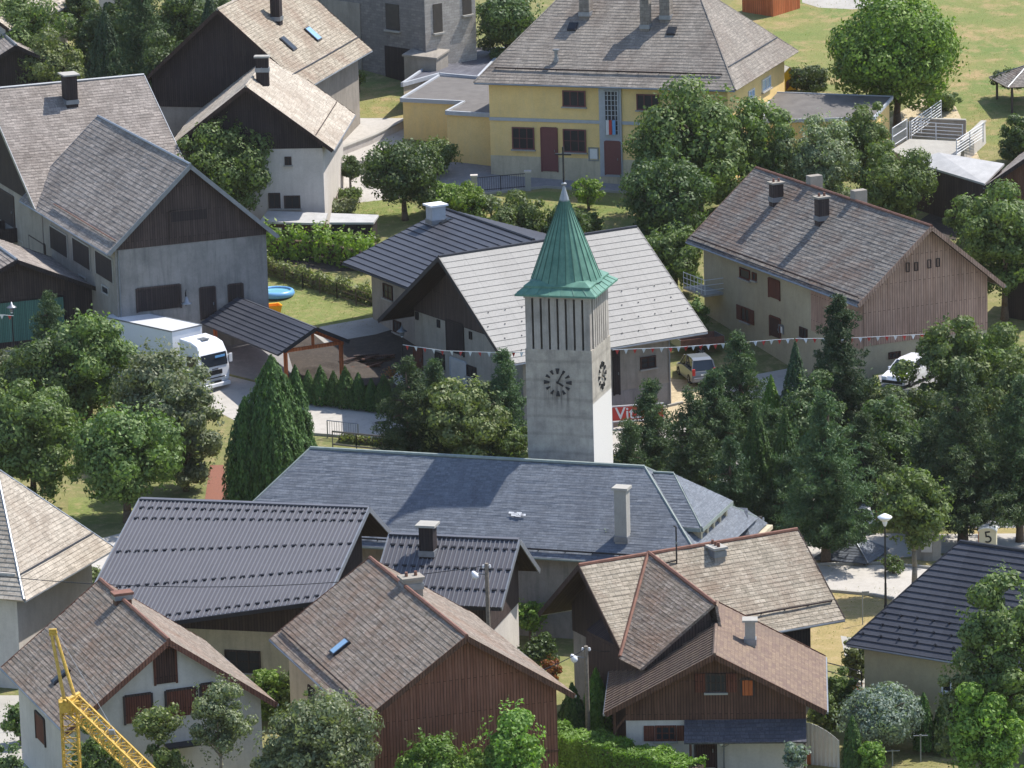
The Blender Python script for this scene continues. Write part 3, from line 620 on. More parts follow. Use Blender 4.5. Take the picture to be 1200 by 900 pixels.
# foreground houses
Z_ = house('barn', 'barn with red-brown boarded gable and mottled tile roof, bottom centre', 'barn', (-4.86, 221.52, radians(18.8), 10.48, 15.01, 3.49, 5.2), 'rust_tiles', 'cream_plaster', 'wood_red', .7, .6, splits={'front': -1.2}, course=.25, step=.018, verge='wood_mid', ridge='rust')
wall_item(Z_, 'left', (365.7, 815, 7, 20), frame='wood_dark', div=(1, 2)); skylight(Z_, 'left', 398, 758, .55, .9)
chimney(Z_, 'right', 482, 690, 11, .95, .7, 'rough_grey', 'rough_grey', 2); snow_rail(Z_, 'left', .12, .02, .98, 'wood_dark', .12)
MB().box((0, -Z_.yf-.07, 2.5), (2*Z_.xw, .05, .12)).build('belt_board', M['wood_mid'], Z_.root)
Y_ = house('house', 'white house with rusty brown tile roof and brown shutters, bottom left behind the crane', 'house', (-18.49, 221.64, radians(20.4), 10.34, 11.65, 3.80, 4.6), 'rust_tiles', 'white_plaster', 'shutter', .6, .6, course=.22, step=.018, verge='wood_red', ridge='rust')
wall_item(Y_, 'front', (193.5, 780.4, 23, 40), 'hatch', 'shutter', 'shutter_dark', name='loft_door'); wall_item(Y_, 'front', (162, 830.6, 30, 31), 'hatch', 'wood_dark', 'shutter', name='closed_shutters')
wall_item(Y_, 'front', (212.5, 823.5, 34, 30), 'hatch', 'wood_dark', 'shutter', name='closed_shutters'); wall_item(Y_, 'left', (48, 854, 10, 30), 'hatch', 'wood_dark', 'shutter', name='arched_shutter')
wall_item(Y_, 'front', (243, 815, 14, 26), 'hatch', 'wood_dark', 'shutter', name='closed_shutters')
skylight(Y_, 'left', 71, 792, .4, .9, 'glass'); chimney(Y_, 'left', 143, 702, 5, .8, .5, 'wood_mid', 'rust', 0)
a, z = on_wall(Y_, 'front', 211, 870); MB().box((a, -Y_.yf-.4, z), (1.6, .8, .08)).build('door_canopy', M['metal_dark'], Y_.root)
AB = house('chalet', 'brown chalet with pinkish brown shingle roof and blue porch roof, bottom right of centre', 'house', (9.52, 222.66, radians(-3.6), 10.51, 9.06, 2.84, 3.5), 'brown_panel', 'white_plaster', 'wood_mid', .95, .8, splits={'front': 3.0}, course=.4, step=.015, verge='wood_mid', ridge='brown_panel', th=.1)
rb = MB(); slope_ribs(rb, *AB.slopes['left'], .42, .05, .07, .1); rb.build('roof_ribs', M['brown_panel'], AB.root)
AB.yf += .05
wall_item(AB, 'front', (838.8, 800, 24, 22), frame='wood_dark', div=(4, 2), shut=True); wall_item(AB, 'front', (876, 805.6, 12, 18), 'hatch', 'wood_dark', 'wood_orange', name='orange_shutter')
AB.yf -= .05
wall_item(AB, 'front', (780, 859, 25, 18), frame='shutter', div=(3, 2), shut=True); wall_item(AB, 'front', (827, 878, 22, 42), 'door', 'wood_dark', 'shutter_dark')
zt = 3.0; por = MB(); x0, x1 = on_wall(AB, 'front', 802, 842)[0], AB.xw
slope(por, (x0, -AB.yf-1.5, 2.25), (x1, -AB.yf-1.5, 2.25), (x1, -AB.yf-.06, 2.95), (x0, -AB.yf-.06, 2.95), .28, .03, .08); por.build('porch_roof', M['blue_tile'], AB.root)
pp = MB()
for x in (x0+.3, x1-.1): pp.beam((x, -AB.yf-1.35, -1), (x, -AB.yf-1.35, 2.3), .12, .12, (0, 1, 0))
pp.beam((-AB.xw-.55, -AB.yf, -1), (-AB.xw-.55, -AB.yf, 3.4), .14, .14, (0, 1, 0)); pp.beam((-AB.xw-.6, -AB.yf, 2.4), (-AB.xw, -AB.yf, 3.2), .1, .1, (0, 1, 0)); build_each(pp, 'porch_post', M['wood_mid'], AB.root)
gt = MB()
for i in range(9): gt.box((on_wall(AB, 'front', 811+i*4.2, 887)[0], -AB.yf-1.42, .45), (.1, .03, 1.0))
gt.box((on_wall(AB, 'front', 828, 887)[0], -AB.yf-1.4, .9), (1.7, .05, .08)); gt.box((on_wall(AB, 'front', 828, 887)[0], -AB.yf-1.4, .2), (1.7, .05, .08)); gt.build('porch_gate', M['wood_orange'], AB.root)
chimney(AB, 'right', 879.5, 755, 27, .5, .5, 'concrete', 'concrete', 0, .1, over=.12)
# L-shaped tiled house before the church
AAp = (8.598, 230.153, -1.107, 9.0, 12.436, 3.546, 4.8)
AA = house('house', 'dun tiled house with dark gable and steep cross roof, in front of the church', 'house', AAp, 'fibre_dun', 'grey_plaster', 'wood_black', .8, 1.5, splits={'front': 4.0, 'right': 2.2}, course=.26, step=.018, verge='wood_soffit', ridge='rust')
chimney(AA, 'right', 839, 651, 8, .9, .6, 'rough_grey', 'concrete', 3); snow_rail(AA, 'right', .2, .55, .98, 'wood_dark', .1); snow_rail(AA, 'right', .52, .30, .42, 'wood_dark', .1)
# cross wing towards the viewer: ridge from the main ridge to the right slope side
def cross_wing(h):
    c, d = loc_ray(h, 765.7, 653.5); zr = h.he+h.rise+.06; t = (zr-c.z)/d.z; p = c+d*t      # peak on the main ridge
    yc = p.y; g = MB(); sf = MB(); hw = 4.1; out = 6.4; ze = h.he+.1; x1 = out
    # left slope (towards the gable end) and right slope
    slope(g, (x1, yc-hw, ze-.1), (x1, yc-hw, ze-.1), (x1, yc, zr), (x1, yc, zr), .3, .0, .0) if False else None
    lo = Vector((h.W/2+.05, yc-hw, ze)); slope(g, (0.2, yc-hw*.04, zr-.1), lo, (x1, yc-hw, ze), (x1, yc, zr), .3, .03, .12, sf) if False else None
    A0 = Vector((h.W/2, yc-hw, h.he)); A1 = Vector((x1, yc-hw, h.he)); R1 = Vector((x1, yc, zr)); R0 = Vector((0, yc, zr))
    zr2 = zr-1.0; R1 = Vector((6.7, yc, zr2)); A1 = Vector((6.7, yc-hw, h.he)); A0b = Vector((h.W/2, yc+.5, h.he)); A1b = Vector((6.7, yc+.5, h.he))
    slope(g, A0, A1, R1, R0, .26, .018, .13, sf); slope(g, A1b, A0b, R0, R1, .26, .018, .13, sf)
    o = g.build('cross_roof', M['rust_tiles'], h.root)
    rc = MB(); rc.tube(R0+Vector((0, 0, .16)), R1+Vector((0, 0, .16)), .1); rc.tube(R0+Vector((0, 0, .16)), A0+Vector((0, 0, .18)), .1); rc.build('flashing', M['rust'], o)
    P4 = lambda y_, zt_: [Vector((x, y_, z)) for x, z in ((0, -1), (6.3, -1), (6.3, zt_), (0, zt_))]
    MB().ring([P4(yc-hw+.5, h.he+.3), P4(yc-.1, zr2-.35), P4(yc+.35, h.he+.3)]).build('cross_wall', M['wood_dark'], o)
cross_wing(AA)
# right: anthracite hipped roof
AC = house('house', 'beige house with anthracite panel roof, right edge of the photo', 'house', (24.76, 226.72, radians(-124.7), 9.99, 14, 4.43, 4.2, 3.57, 4.0), 'black_panel', 'olive_plaster', oe=.6, og=.6, course=.42, step=.05, ridge='metal_dark', gutter='zinc')
wall_item(AC, 'right', (1110, 802.5, 12, 17), frame='white_paint', div=(1, 1)); stubs(AC, 'right', (.1, .2, .3), 13)
# left: bleached hip roof
X_ = house('house', 'pale house with bleached four-sided tile roof, left edge of the photo', 'house', (-26.99, 242.14, radians(-21.9), 7.91, 10.39, 5.35, 5.0, 5.19, 5.19), 'fibre_pale', 'white_plaster', oe=.9, og=.9, course=.3, step=.025, ridge='zinc', gutter='zinc')
wall_item(X_, 'front', (47, 700, 10, 9), frame='wood_dark', div=(1, 1)) if False else None
A_, B_, C_, D_ = X_.slopes['right']; flashing_line(X_, 'right', .2)
# ribbed metal barns
def ribbed(name, label, cx, cy, yaw, he_r, wl, wl2, dl, wr, dr, L, zr, wall, boards, ribs, hx):
    """ridge along local y at x=0, front slope (x<0) with a wandering eave"""
    root = thing(name, label, 'barn', (cx, cy, terr(cy)), yaw); h = House(); h.root = root; h.R = Matrix.Rotation(yaw, 3, 'Z'); h.loc = Vector((cx, cy, terr(cy)))
    F, Bk = Vector((0, -L/2, zr)), Vector((0, L/2, zr)); Af, Ab = Vector((-wl, -L/2, zr-dl)), Vector((-wl2, L/2, zr-dl*wl2/wl))
    Rf, Rb = Vector((wr, -L/2, zr-dr)), Vector((wr, L/2, zr-dr))
    g, sf = MB(), MB(); slope(g, Ab, Af, F, Bk, 20, 0, .1, sf); slope(g, Rf, Rb, Bk, F, 20, 0, .1, sf); o = g.build('roof', M['metal_grey'], root); sf.build('soffit', M['wood_soffit'], root)
    r = MB(); slope_ribs(r, Ab, Af, F, Bk, .235, .045, .05, .1); r.build('ribs', M['metal_rib'], o)
    n = (Af-Ab).cross(Bk-Ab).normalized(); t = MB(); NN = round(L/.47)
    t2 = MB()
    for j, q in enumerate(ribs):
        if j == 3: t2 = t; t = MB()
        for i in range(NN):
            s = (i+.5)/NN; a, b = lerp(Ab, Af, s), lerp(Bk, F, s); p = lerp(a, b, q)+n*.14; t.beam(p, p+(Af-Ab).normalized()*.26, .1, .09, n)
    build_each(t2 if len(ribs) > 3 else t, 'snow_stop', M['metal_dark'], o)
    if len(ribs) > 3: x_ = t.build('snow_stop', M['metal_dark'], o); x_['kind'] = 'stuff'
    vb = MB(); vb.beam(Af+Vector((0, -.03, .02)), F+Vector((0, -.03, .02)), .06, .28); vb.beam(Rf+Vector((0, -.03, .02)), F+Vector((0, -.03, .02)), .06, .28); vb.beam(Ab+Vector((0, .03, .02)), Bk+Vector((0, .03, .02)), .06, .28); build_each(vb, 'verge_trim', M['zinc'], root)
    vb = MB(); vb.beam(Af+Vector((0, 0, .02)), Ab+Vector((0, 0, .02)), .1, .2); vb.build('eave_trim', M['metal_dark'], root)
    rc = MB(); rc.beam(F+Vector((0, 0, .13)), Bk+Vector((0, 0, .13)), .35, .06); rc.build('ridge_cap', M['metal_grey'], root)
    x0, x1, y0, y1 = -wl+.9, wr-.7, -L/2+hx, L/2-.7
    zz = lambda x: (zr-dl*(-x)/wl if x < 0 else zr-dr*x/wr)-.03
    pent = [(x0, -1), (x1, -1), (x1, zz(x1)), (0, zz(0)), (x0, zz(x0))]
    MB().prism(pent, y0, y1).build('wall', M[wall], root)
    zs = boards; MB().prism(clipz(pent, zs), y0-.05, y0).build('gable_boards', M['wood_dark'], root)
    MB().box((x0-.025, (y0+y1)/2, (zs+zz(x0))/2), (.05, y1-y0, zz(x0)-zs)).build('side_boards', M['wood_dark'], root)
    h.xw, h.yf = -x0, -y0; h.slopes = {'left': (Ab, Af, F, Bk), 'right': (Rf, Rb, Bk, F)}
    return h
V_ = ribbed('barn', 'large barn with ribbed grey metal roof, left of the church', -13.62, 241.3, radians(75.5), 0, 8.1, 12.0, 2.68, 4.5, 2.73, 12.43, 8.35, 'cream_plaster', 3.7, (.06, .33, .6, .85, .93), 1.6)
W_ = ribbed('barn', 'smaller barn with ribbed grey metal roof and dark chimney in front of the church', -3.2, 238.1, radians(75), 0, 3.95, 3.95, 2.5, 3.9, 2.7, 6.9, 7.1, 'white_plaster', 2.9, (.25, .55, .85), 1.0)
V_.xw = 8.1-.9; wall_item(V_, 'left', (284.7, 775, 42, 26), frame='wood_dark', div=(3, 2))
W_.he = 4.5; chimney(W_, 'left', 502, 651, 34, .75, .75, 'wood_black', 'concrete', 0, .12, over=.15)
MB().tube((-W_.xw-.05, -W_.yf-.1, 4.4), (-W_.xw-.05, -W_.yf-.1, 0), .05).build('downpipe', M['zinc'], W_.root)
# ------------------------------------------------------------------ church
U = house('church', 'church nave with blue-grey slate hipped roof, in front of the bell tower', 'church', (-1.56, 249.36, radians(-109), 10.0, 27.29, 3.81, 4.5, 3.6, 4.68), 'slate', 'grey_plaster', oe=.7, og=.7, course=.22, step=.006, th=.14, ridge='moss_ridge', gutter='moss_ridge')
chimney(U, 'right', 730, 634, 60, .66, .66, 'concrete', 'concrete', 0, .14, over=.1)
snow_rail(U, 'right', .07, .05, .95, 'metal_dark', .12)
p, n = on_slope(U, 'right', 606, 603); q = MB()
rnd = random.Random(3); t = Vector((0, 1, 0)); b = n.cross(t)
for i in range(9):
    c = p+t*rnd.uniform(-.35, .35)+b*rnd.uniform(-.12, .12); q.face([c+n*.03+t*a_*.14+b*e_*.06 for a_, e_ in ((-1, -1), (1, -1), (1, 1), (-1, 1))])
q.build('repair_patch', M['white_paint'], U.root)
# chancel block on the right end
def chancel():
    ex = 2.2
    c, d = loc_ray(U, 821.5, 621); t = (2.85-c.x)/d.x; P = c+d*t; z = P.z     # near right eave corner; local: x to viewer, y right
    hw, rs, dp = 2.85, 2.05, 5.7
    x1, y1 = P.x, P.y; x0 = x1-dp; y0 = y1-4.3; xm = (x0+x1)/2
    g, sf = MB(), MB(); r0, r1 = Vector((xm, y1-3.45, z+rs)), Vector((xm, y1-2.3, z+rs))
    slope(g, (x1, y1-1.35, z), (x1, y1, z), r1, r0, .22, .012, .14, sf); slope(g, (x1, y1, z), (x0, y1, z), r1, r1, .22, .012, .14, sf); slope(g, (x0, y1, z), (x0, y1-1.35, z), r0, r1, .22, .012, .14, sf); g.face([(x1, y1-1.35, z), r0, (x0, y1-1.35, z)])
    o = g.build('chancel_roof', M['slate'], U.root); e = MB()
    for a, b in (((x1, y1-1.35, z), (x1, y1, z)), ((x1, y1, z), (x0, y1, z))): e.beam(a, b, .25, .2)
    e.tube(Vector((x1, y1, z+.16)), r1+Vector((0, 0, .14)), .05); e.tube(r0+Vector((0, 0, .17)), r1+Vector((0, 0, .17)), .07)
    e.build('cornice', M['moss_ridge'], o)
    MB().box(((x0+x1)/2, y1-2.3, z-3.4), (dp-.6, 4.1, 6.6)).build('chancel_wall', M['cream_plaster'], U.root)
    q = MB()
    for i in range(5): q.box((x0+.5+(dp-1)*i/4, y1-.22, z-2.6), (.3, .22, 5.1))
    build_each(q, 'column', M['cream_plaster'], U.root)
    g = MB(); X, Yq = x0-.2, y1+.9
    slope(g, (X, Yq-5, 3.9), (X, Yq, 3.9), (X-1.6, Yq-.5, 5.2), (X-1.6, Yq-5, 5.2), .25, .012, .1); slope(g, (X, Yq, 3.9), (X-3.4, Yq, 3.9), (X-1.6, Yq-.8, 5.2), (X-1.6, Yq-.8, 5.2), .25, .012, .1); g.build('apse_roof', M['slate'], U.root)
    e = MB(); e.box((X-1.6, Yq+.1, 3.75), (3.8, .5, .22)); e.build('apse_cornice', M['cream_plaster'], U.root)
    MB().box((X-1.7, Yq-2.6, 1.3), (3.2, 4.8, 4.9)).build('apse_wall', M['cream_plaster'], U.root)
chancel()
# ------------------------------------------------------------------ bell tower
def tower():
    cx, cy, yaw = 3.095, 253.2, radians(-16.4); root = thing('bell_tower', 'square concrete bell tower with green copper spire, cross and two clock faces', 'tower', (cx, cy, 0), yaw)
    W, L = 3.71, 3.9; hz = 13.85; top = 16.66; x, y = W/2, L/2
    s = MB(); s.box((0, 0, hz/2-.5), (W, L, hz+1)); s.build('shaft', M['tower_concrete'], root)
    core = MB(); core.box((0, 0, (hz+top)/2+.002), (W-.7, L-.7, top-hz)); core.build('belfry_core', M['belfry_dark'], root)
    fins = MB(); n = 8
    for k in range(n):
        a = -x+W*(k+.5)/n; fw = W/n*.74
        for sgn in (-1, 1): fins.box((a, sgn*(y-.2), (hz+top)/2), (fw, .4, top-hz))
    m = 7
    for k in range(m):
        a = -y+.45+(L-.9)*(k+.5)/m; fw = (L-.9)/m*.66
        for sgn in (-1, 1): fins.box((sgn*(x-.2), a, (hz+top)/2), (.4, fw, top-hz))
    build_each(fins, 'louvre_fin', M['fin_concrete'], root)
    b = MB(); b.box((0, 0, top+.08), (W+.03, L+.03, .16)); b.build('lintel', M['fin_concrete'], root)
    # cap
    cp = MB(); z = top+.17; X, Y = 4.5/2, 4.75/2
    sq = lambda a, b_, zz: [Vector((-a, -b_, zz)), Vector((a, -b_, zz)), Vector((a, b_, zz)), Vector((-a, b_, zz))]
    cp.ring([sq(X, Y, z), sq(X, Y, z+.1), sq(X-.45, Y-.45, z+.42)]); cp.ring([sq(X-.4, Y-.4, z+.3), sq(X-.4, Y-.4, z+.5), sq(X-.75, Y-.75, z+.72)])
    for a in (-1, 1):
        for i in range(6):
            u = -.8+1.6*i/5
            cp.beam((u*X, a*Y, z+.11), (u*(X-.5), a*(Y-.45), z+.44), .03, .03); cp.beam((a*X, u*Y, z+.11), (a*(X-.45), u*(Y-.5), z+.44), .03, .03)
    o = cp.build('cap', M['copper'], root)
    sp = MB(); NS = 24; prof = [(1.98, z+.48), (1.9, z+.62), (1.78, z+.92), (1.34, z+2.1), (.99, z+3.0), (.68, z+3.75), (.4, z+4.45), (.25, z+4.87)]
    sp.lathe(prof, n=NS); so = sp.build('spire', M['copper'], root)
    r = MB()
    for k in range(NS):
        a = 2*pi*(k)/NS
        for (r0, z0), (r1, z1) in zip(prof[1:], prof[2:]): r.beam((cos(a)*r0, sin(a)*r0, z0), (cos(a)*r1, sin(a)*r1, z1), .03, .05, (cos(a), sin(a), .4))
    r.build('seams', M['copper_dark'], so)
    f = MB(); f.lathe([(.29, z+4.82), (.26, z+4.95), (.05, z+5.65)], n=10); f.lathe([(.03, z+5.64), (.16, z+5.72), (.16, z+5.78), (.03, z+5.84)], n=10); f.build('finial', M['zinc'], so)
    c = MB(); zc = z+5.7; c.box((0, 0, zc+1.02), (.085, .085, 2.1)); c.box((0, 0, zc+1.66), (.9, .085, .085)); c.build('cross', M['black'], root)
    # clocks: twelve wedge marks and two hands, on two faces
    for (O, T, N) in ((Vector((-.07, -y, 0)), Vector((1, 0, 0)), Vector((0, -1, 0))), (Vector((x, .05, 0)), Vector((0, 1, 0)), Vector((1, 0, 0)))):
        zc = CLK; q = MB(); Zv = Vector((0, 0, 1)); R = .62
        for i in range(12):
            a = 2*pi*i/12; d = T*sin(a)+Zv*cos(a); e = T*cos(a)-Zv*sin(a); P = O+Zv*zc+d*R+N*.03; l, wd = (.24, .075) if i % 3 else (.3, .11)
            q.ring([[P-d*l*.5-e*wd*.4-N*.03, P-d*l*.5+e*wd*.4-N*.03, P+d*l*.5+e*wd-N*.03, P+d*l*.5-e*wd-N*.03], [P-d*l*.5-e*wd*.4+N*.03, P-d*l*.5+e*wd*.4+N*.03, P+d*l*.5+e*wd+N*.03, P+d*l*.5-e*wd+N*.03]])
        ck = q.build('clock_marks', M['black'], root)
        for nm_, a, l, wd in (('hour_hand', radians(122), .36, .09), ('minute_hand', radians(28), .52, .07)):
            d = T*sin(a)+Zv*cos(a); P = O+Zv*zc+N*.06; MB().beam(P-d*.08, P+d*l, wd, .03, N).build(nm_, M['black'], ck)
CLK = 12.05
def mk_tower():
    T = NT('tower_concrete', .92, .15); ob = T.coord('Object'); n = T.noise(ob, 1.1, 8, .75); v = T.noise(T.coord('UV', (3.2, .3, 1)), 1, 6, .75); f = T.noise(ob, 7, 6, .8)
    sx = T.n('ShaderNodeSeparateXYZ'); T.t.links.new(ob, sx.inputs[0])
    c = T.mix(T.ramp(n, .38, .66), H('aca599'), H('8b857d')); c = T.mix(T.math('MULTIPLY', T.ramp(v, .5, .72), .5), c, H('706b66'))
    # formwork bands
    w2 = T.n('ShaderNodeTexWave', Scale=.31, wave_type='BANDS', bands_direction='Z', Distortion=1.6); T.t.links.new(ob, w2.inputs[0]); c = T.mix(.35, c, T.ramp(w2.outputs[1], .02, .1, C(.6, .6, .6), C(1, 1, 1)), 'MULTIPLY')
    # streaks of rust and soot under the clock
    cw = T.n('ShaderNodeTexNoise', Scale=1.0, Detail=5.0); T.t.links.new(T.coord('Object', (6, 6, .25)), cw.inputs[0])
    dz = T.math('ABSOLUTE', T.math('SUBTRACT', sx.outputs[2], 11.4)); near = T.ramp(dz, .3, 1.1, C(1, 1, 1), C(0, 0, 0)); dx = T.ramp(T.math('ABSOLUTE', T.math('ADD', sx.outputs[0], .07)), .55, .95, C(1, 1, 1), C(0, 0, 0))
    m = T.math('MULTIPLY', T.math('MULTIPLY', near, dx), T.ramp(cw.outputs[0], .42, .6)); c = T.mix(T.math('MULTIPLY', m, .6), c, H('4a4441'))
    # paler lower part of the right face
    xm = T.ramp(T.math('MULTIPLY', sx.outputs[0], .5), .92, .924); zm = T.ramp(T.math('MULTIPLY', sx.outputs[2], .05), .543, .547, C(1, 1, 1), C(0, 0, 0))
    c = T.mix(T.math('MULTIPLY', xm, zm), c, H('cbc7c1')); T.bump(f, .02, .6); return T.out(c)
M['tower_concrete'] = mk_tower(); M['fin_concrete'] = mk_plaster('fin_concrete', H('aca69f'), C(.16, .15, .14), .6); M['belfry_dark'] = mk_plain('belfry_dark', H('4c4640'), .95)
M['copper_dark'] = mk_plain('dark_copper_seam', H('2f5a4d'), .6, 0, .2)
tower()
# ------------------------------------------------------------------ smaller and farther buildings
def polyblock(name, label, cat, pts, h, roofm, wallm, edge=None, drop=1.0, inset=.15, th=.14, hs=None, ribs=None):
    P = [gp(x, y, (hs[i] if hs else h)) for i, (x, y) in enumerate(pts)]; c = sum(P, Vector())/len(P); base = Vector((c.x, c.y, min(terr(p.y) for p in P)))
    root = thing(name, label, cat, base); Q = [p-base for p in P]; cc = c-base
    if (Q[1]-Q[0]).cross(Q[2]-Q[0]).z < 0: Q = Q[::-1]
    up = Vector((0, 0, th)); MB().ring([Q, [p+up for p in Q]]).build('roof', M[roofm], root)
    I = [Vector((cc.x+(p.x-cc.x)*(1-inset), cc.y+(p.y-cc.y)*(1-inset), p.z-.01)) for p in Q]
    MB().ring([[Vector((p.x, p.y, -drop)) for p in I], I]).build('wall', M[wallm], root)
    if edge:
        e = MB()
        for a, b in zip(Q, Q[1:]+Q[:1]): e.beam(a+up*.6, b+up*.6, .12, .24)
        e.build('roof_edge', M[edge], root)
    if ribs:
        r = MB(); n = (Q[1]-Q[0]).cross(Q[2]-Q[0]).normalized(); N = ribs
        for i in range(N+1): r.beam(lerp(Q[0], Q[1], i/N)+up+n*.02, lerp(Q[3], Q[2], i/N)+up+n*.02, .07, .05, n)
        r.build('ribs', M[roofm], root)
    return root
# unfinished block building, top
def blocky():
    c = gp(500, 103); L = Vector((-cos(radians(47)), sin(radians(47)), 0)); R = Vector((cos(radians(42)), sin(radians(42)), 0)); yaw = math.atan2(L.y, L.x)+pi
    root = thing('unfinished_house', 'unfinished grey concrete block building with empty window openings, top centre', 'house', c)
    Hh = 11
    P = [Vector(), R*5.2, R*5.2+L*14, L*14]
    MB().ring([[p+Vector((0, 0, -1)) for p in P], [p+Vector((0, 0, Hh)) for p in P]]).build('wall', M['block'], root)
    nR = Vector((R.y, -R.x, 0)); nL = Vector((L.y, -L.x, 0))*-1
    if nL.dot(Vector((0, -1, 0))) < 0: nL = -nL
    MB().ring([[nR*.03+R*.02+Vector((0, 0, z)) for z in (-1, Hh)]+[nR*.03+R*5.18+Vector((0, 0, z)) for z in (Hh, -1)], [nR*.0+R*.02+Vector((0, 0, z)) for z in (-1, Hh)]+[nR*.0+R*5.18+Vector((0, 0, z)) for z in (Hh, -1)]]).build('lit_block_wall', M['lit_block'], root)
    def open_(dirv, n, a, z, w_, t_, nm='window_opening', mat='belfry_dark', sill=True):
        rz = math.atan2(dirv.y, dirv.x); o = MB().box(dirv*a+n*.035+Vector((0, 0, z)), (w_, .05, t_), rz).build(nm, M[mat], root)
        if sill: MB().box(dirv*a+n*.1+Vector((0, 0, z-t_/2-.08)), (w_+.2, .25, .14), rz).build('sill', M['concrete'], o)
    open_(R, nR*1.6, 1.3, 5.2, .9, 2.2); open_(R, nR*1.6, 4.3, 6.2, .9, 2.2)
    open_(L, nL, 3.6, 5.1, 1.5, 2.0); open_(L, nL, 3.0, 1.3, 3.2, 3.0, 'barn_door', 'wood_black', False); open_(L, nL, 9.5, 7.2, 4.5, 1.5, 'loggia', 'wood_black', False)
    MB().box(L*9.6+nL*.05+Vector((0, 0, 3.0)), (4.6, .06, 5.6), yaw).build('render_patch', M['rough_grey'], root)
blocky()
polyblock('shed', 'small concrete lean-to shed with pale slab roof beside the block building', 'shed', [(471, 66), (486, 57), (527, 60), (512, 70)], 2.6, 'rough_grey', 'rough_grey', None, 1, .08)
polyblock('garden_shed', 'bright orange wooden shed at the top edge', 'shed', [(868, -30), (905, -24), (938, -34), (910, -40)], 3.0, 'wood_orange', 'wood_orange', None, 1, .03)
polyblock('annex', 'flat felt-roofed yellow annex behind the garden trees, under the round tree', 'annex', [(905, 110.5), (1046, 115.5), (1024, 140), (893, 144)], 3.3, 'bitumen', 'yellow_plaster', 'grey_trim', 1, .05)
polyblock('terrace', 'raised concrete terrace beside the flat-roofed annex', 'terrace', [(1045, 178), (1066, 165), (1129, 168), (1124, 190), (1070, 192)], 1.0, 'concrete', 'rough_grey', None, 1, .02)
polyblock('barn', 'dark barn with pale corrugated sheet roof below the terrace', 'barn', [(1066, 191), (1100, 181), (1177, 194), (1154, 217.5)], 3.4, 'corrugated', 'wood_dark', None, 2, .06, hs=[3.2, 3.7, 3.7, 3.2])
def railing(name, label, cat, pts, h=1.1, mat='white_paint', n=8, rails=3, base=0.0, bars=True, top_r=.03):
    P = [gp(x, y, base) for x, y in pts]; o0 = P[0]; root = thing(name, label, cat, o0); P = [p-o0 for p in P]
    po, ra, ba = MB(), MB(), MB(); Z = Vector((0, 0, 1))
    for a, b in zip(P, P[1:]):
        for i in range(rails): ra.tube(a+Z*(h*(1-i*.8/max(1, rails-1))), b+Z*(h*(1-i*.8/max(1, rails-1))), top_r, n=5)
        m = max(1, round((b-a).length/2.0))
        for i in range(m+1): q = lerp(a, b, i/m); po.beam(q-Z*.1, q+Z*h, .07, .07, (0, 1, 0))
        if bars:
            m = max(1, round((b-a).length/.16))
            for i in range(m+1): q = lerp(a, b, i/m); ba.beam(q+Z*.15, q+Z*h, .025, .025, (0, 1, 0))
    build_each(po, 'post', M[mat], root); build_each(ra, 'rail', M[mat], root)
    if bars: build_each(ba, 'bar', M[mat], root)
    return root
railing('railing', 'white panel railing on the near edge of the terrace by the annex', 'railing', [(1046, 176), (1063, 165)], 1.6, base=1.0)
railing('railing', 'white mesh railing on the right end of the terrace', 'railing', [(1121, 185), (1152, 165)], 1.3, base=.9, rails=6, bars=False)
railing('railing', 'white mesh railing up the ramp behind the terrace', 'railing', [(1068, 163), (1103, 138)], 1.3, base=.9, rails=6, bars=False)
railing('railing', 'thin white mesh railing along the back of the terrace', 'railing', [(1066, 163), (1128, 167)], 1.3, base=.9, rails=5, bars=False)
def pwall(name, label, cat, pts, h, t_, mat, cap=None):
    P = [gp(x, y) for x, y in pts]; o0 = P[0]; root = thing(name, label, cat, o0); mb, cm = MB(), MB()
    for a, b in zip(P, P[1:]):
        mb.beam(a-o0+Vector((0, 0, h/2-.3)), b-o0+Vector((0, 0, h/2-.3)), t_, h+.6)
        if cap: cm.beam(a-o0+Vector((0, 0, h+.05)), b-o0+Vector((0, 0, h+.05)), t_+.1, .1)
    mb.build('masonry', M[mat], root)
    if cap: cm.build('coping', M[cap], root)
    return root
pwall('retaining_wall', 'low brown stone retaining wall at the back of the terrace', 'wall', [(1066, 160), (1132, 162)], 1.3, .3, 'rough_grey', 'concrete')
pwall('ramp_wall', 'white sloping ramp wall right of the terrace', 'wall', [(1128, 192), (1153, 168)], 1.6, .3, 'white_plaster', 'concrete')
pwall('low_wall', 'low white wall along the driveway beside the white house', 'wall', [(395, 184), (436, 168), (478, 147)], .5, .25, 'white_plaster', 'concrete')
pwall('garden_wall', 'low white plastered wall behind the clipped round shrub', 'wall', [(395, 206), (470, 196), (478, 186)], .9, .25, 'white_plaster')
pwall('garden_wall', 'small red brick planter wall at the foot of the round shrub', 'wall', [(395, 232), (420, 230)], .5, .4, 'brick_red', 'concrete')
polyblock('shed', 'low shed with pale sheet roof and grey boards above the vegetable rows', 'shed', [(304, 262), (314, 249), (384, 252), (380, 264)], 2.0, 'corrugated', 'wood_mid', None, 1, .05)
polyblock('shed', 'low open shed with crumpled pale roof, right of the boarded shed', 'shed', [(386, 263), (388, 252), (444, 254), (438, 263)], 1.9, 'corrugated', 'wood_black', None, 1, .08)
polyblock('kiosk_wall', 'pale garden wall stub beside the low sheds', 'wall', [(307, 268), (312, 258), (335, 262), (330, 270)], 1.6, 'concrete', 'white_plaster', None, 1, .02)
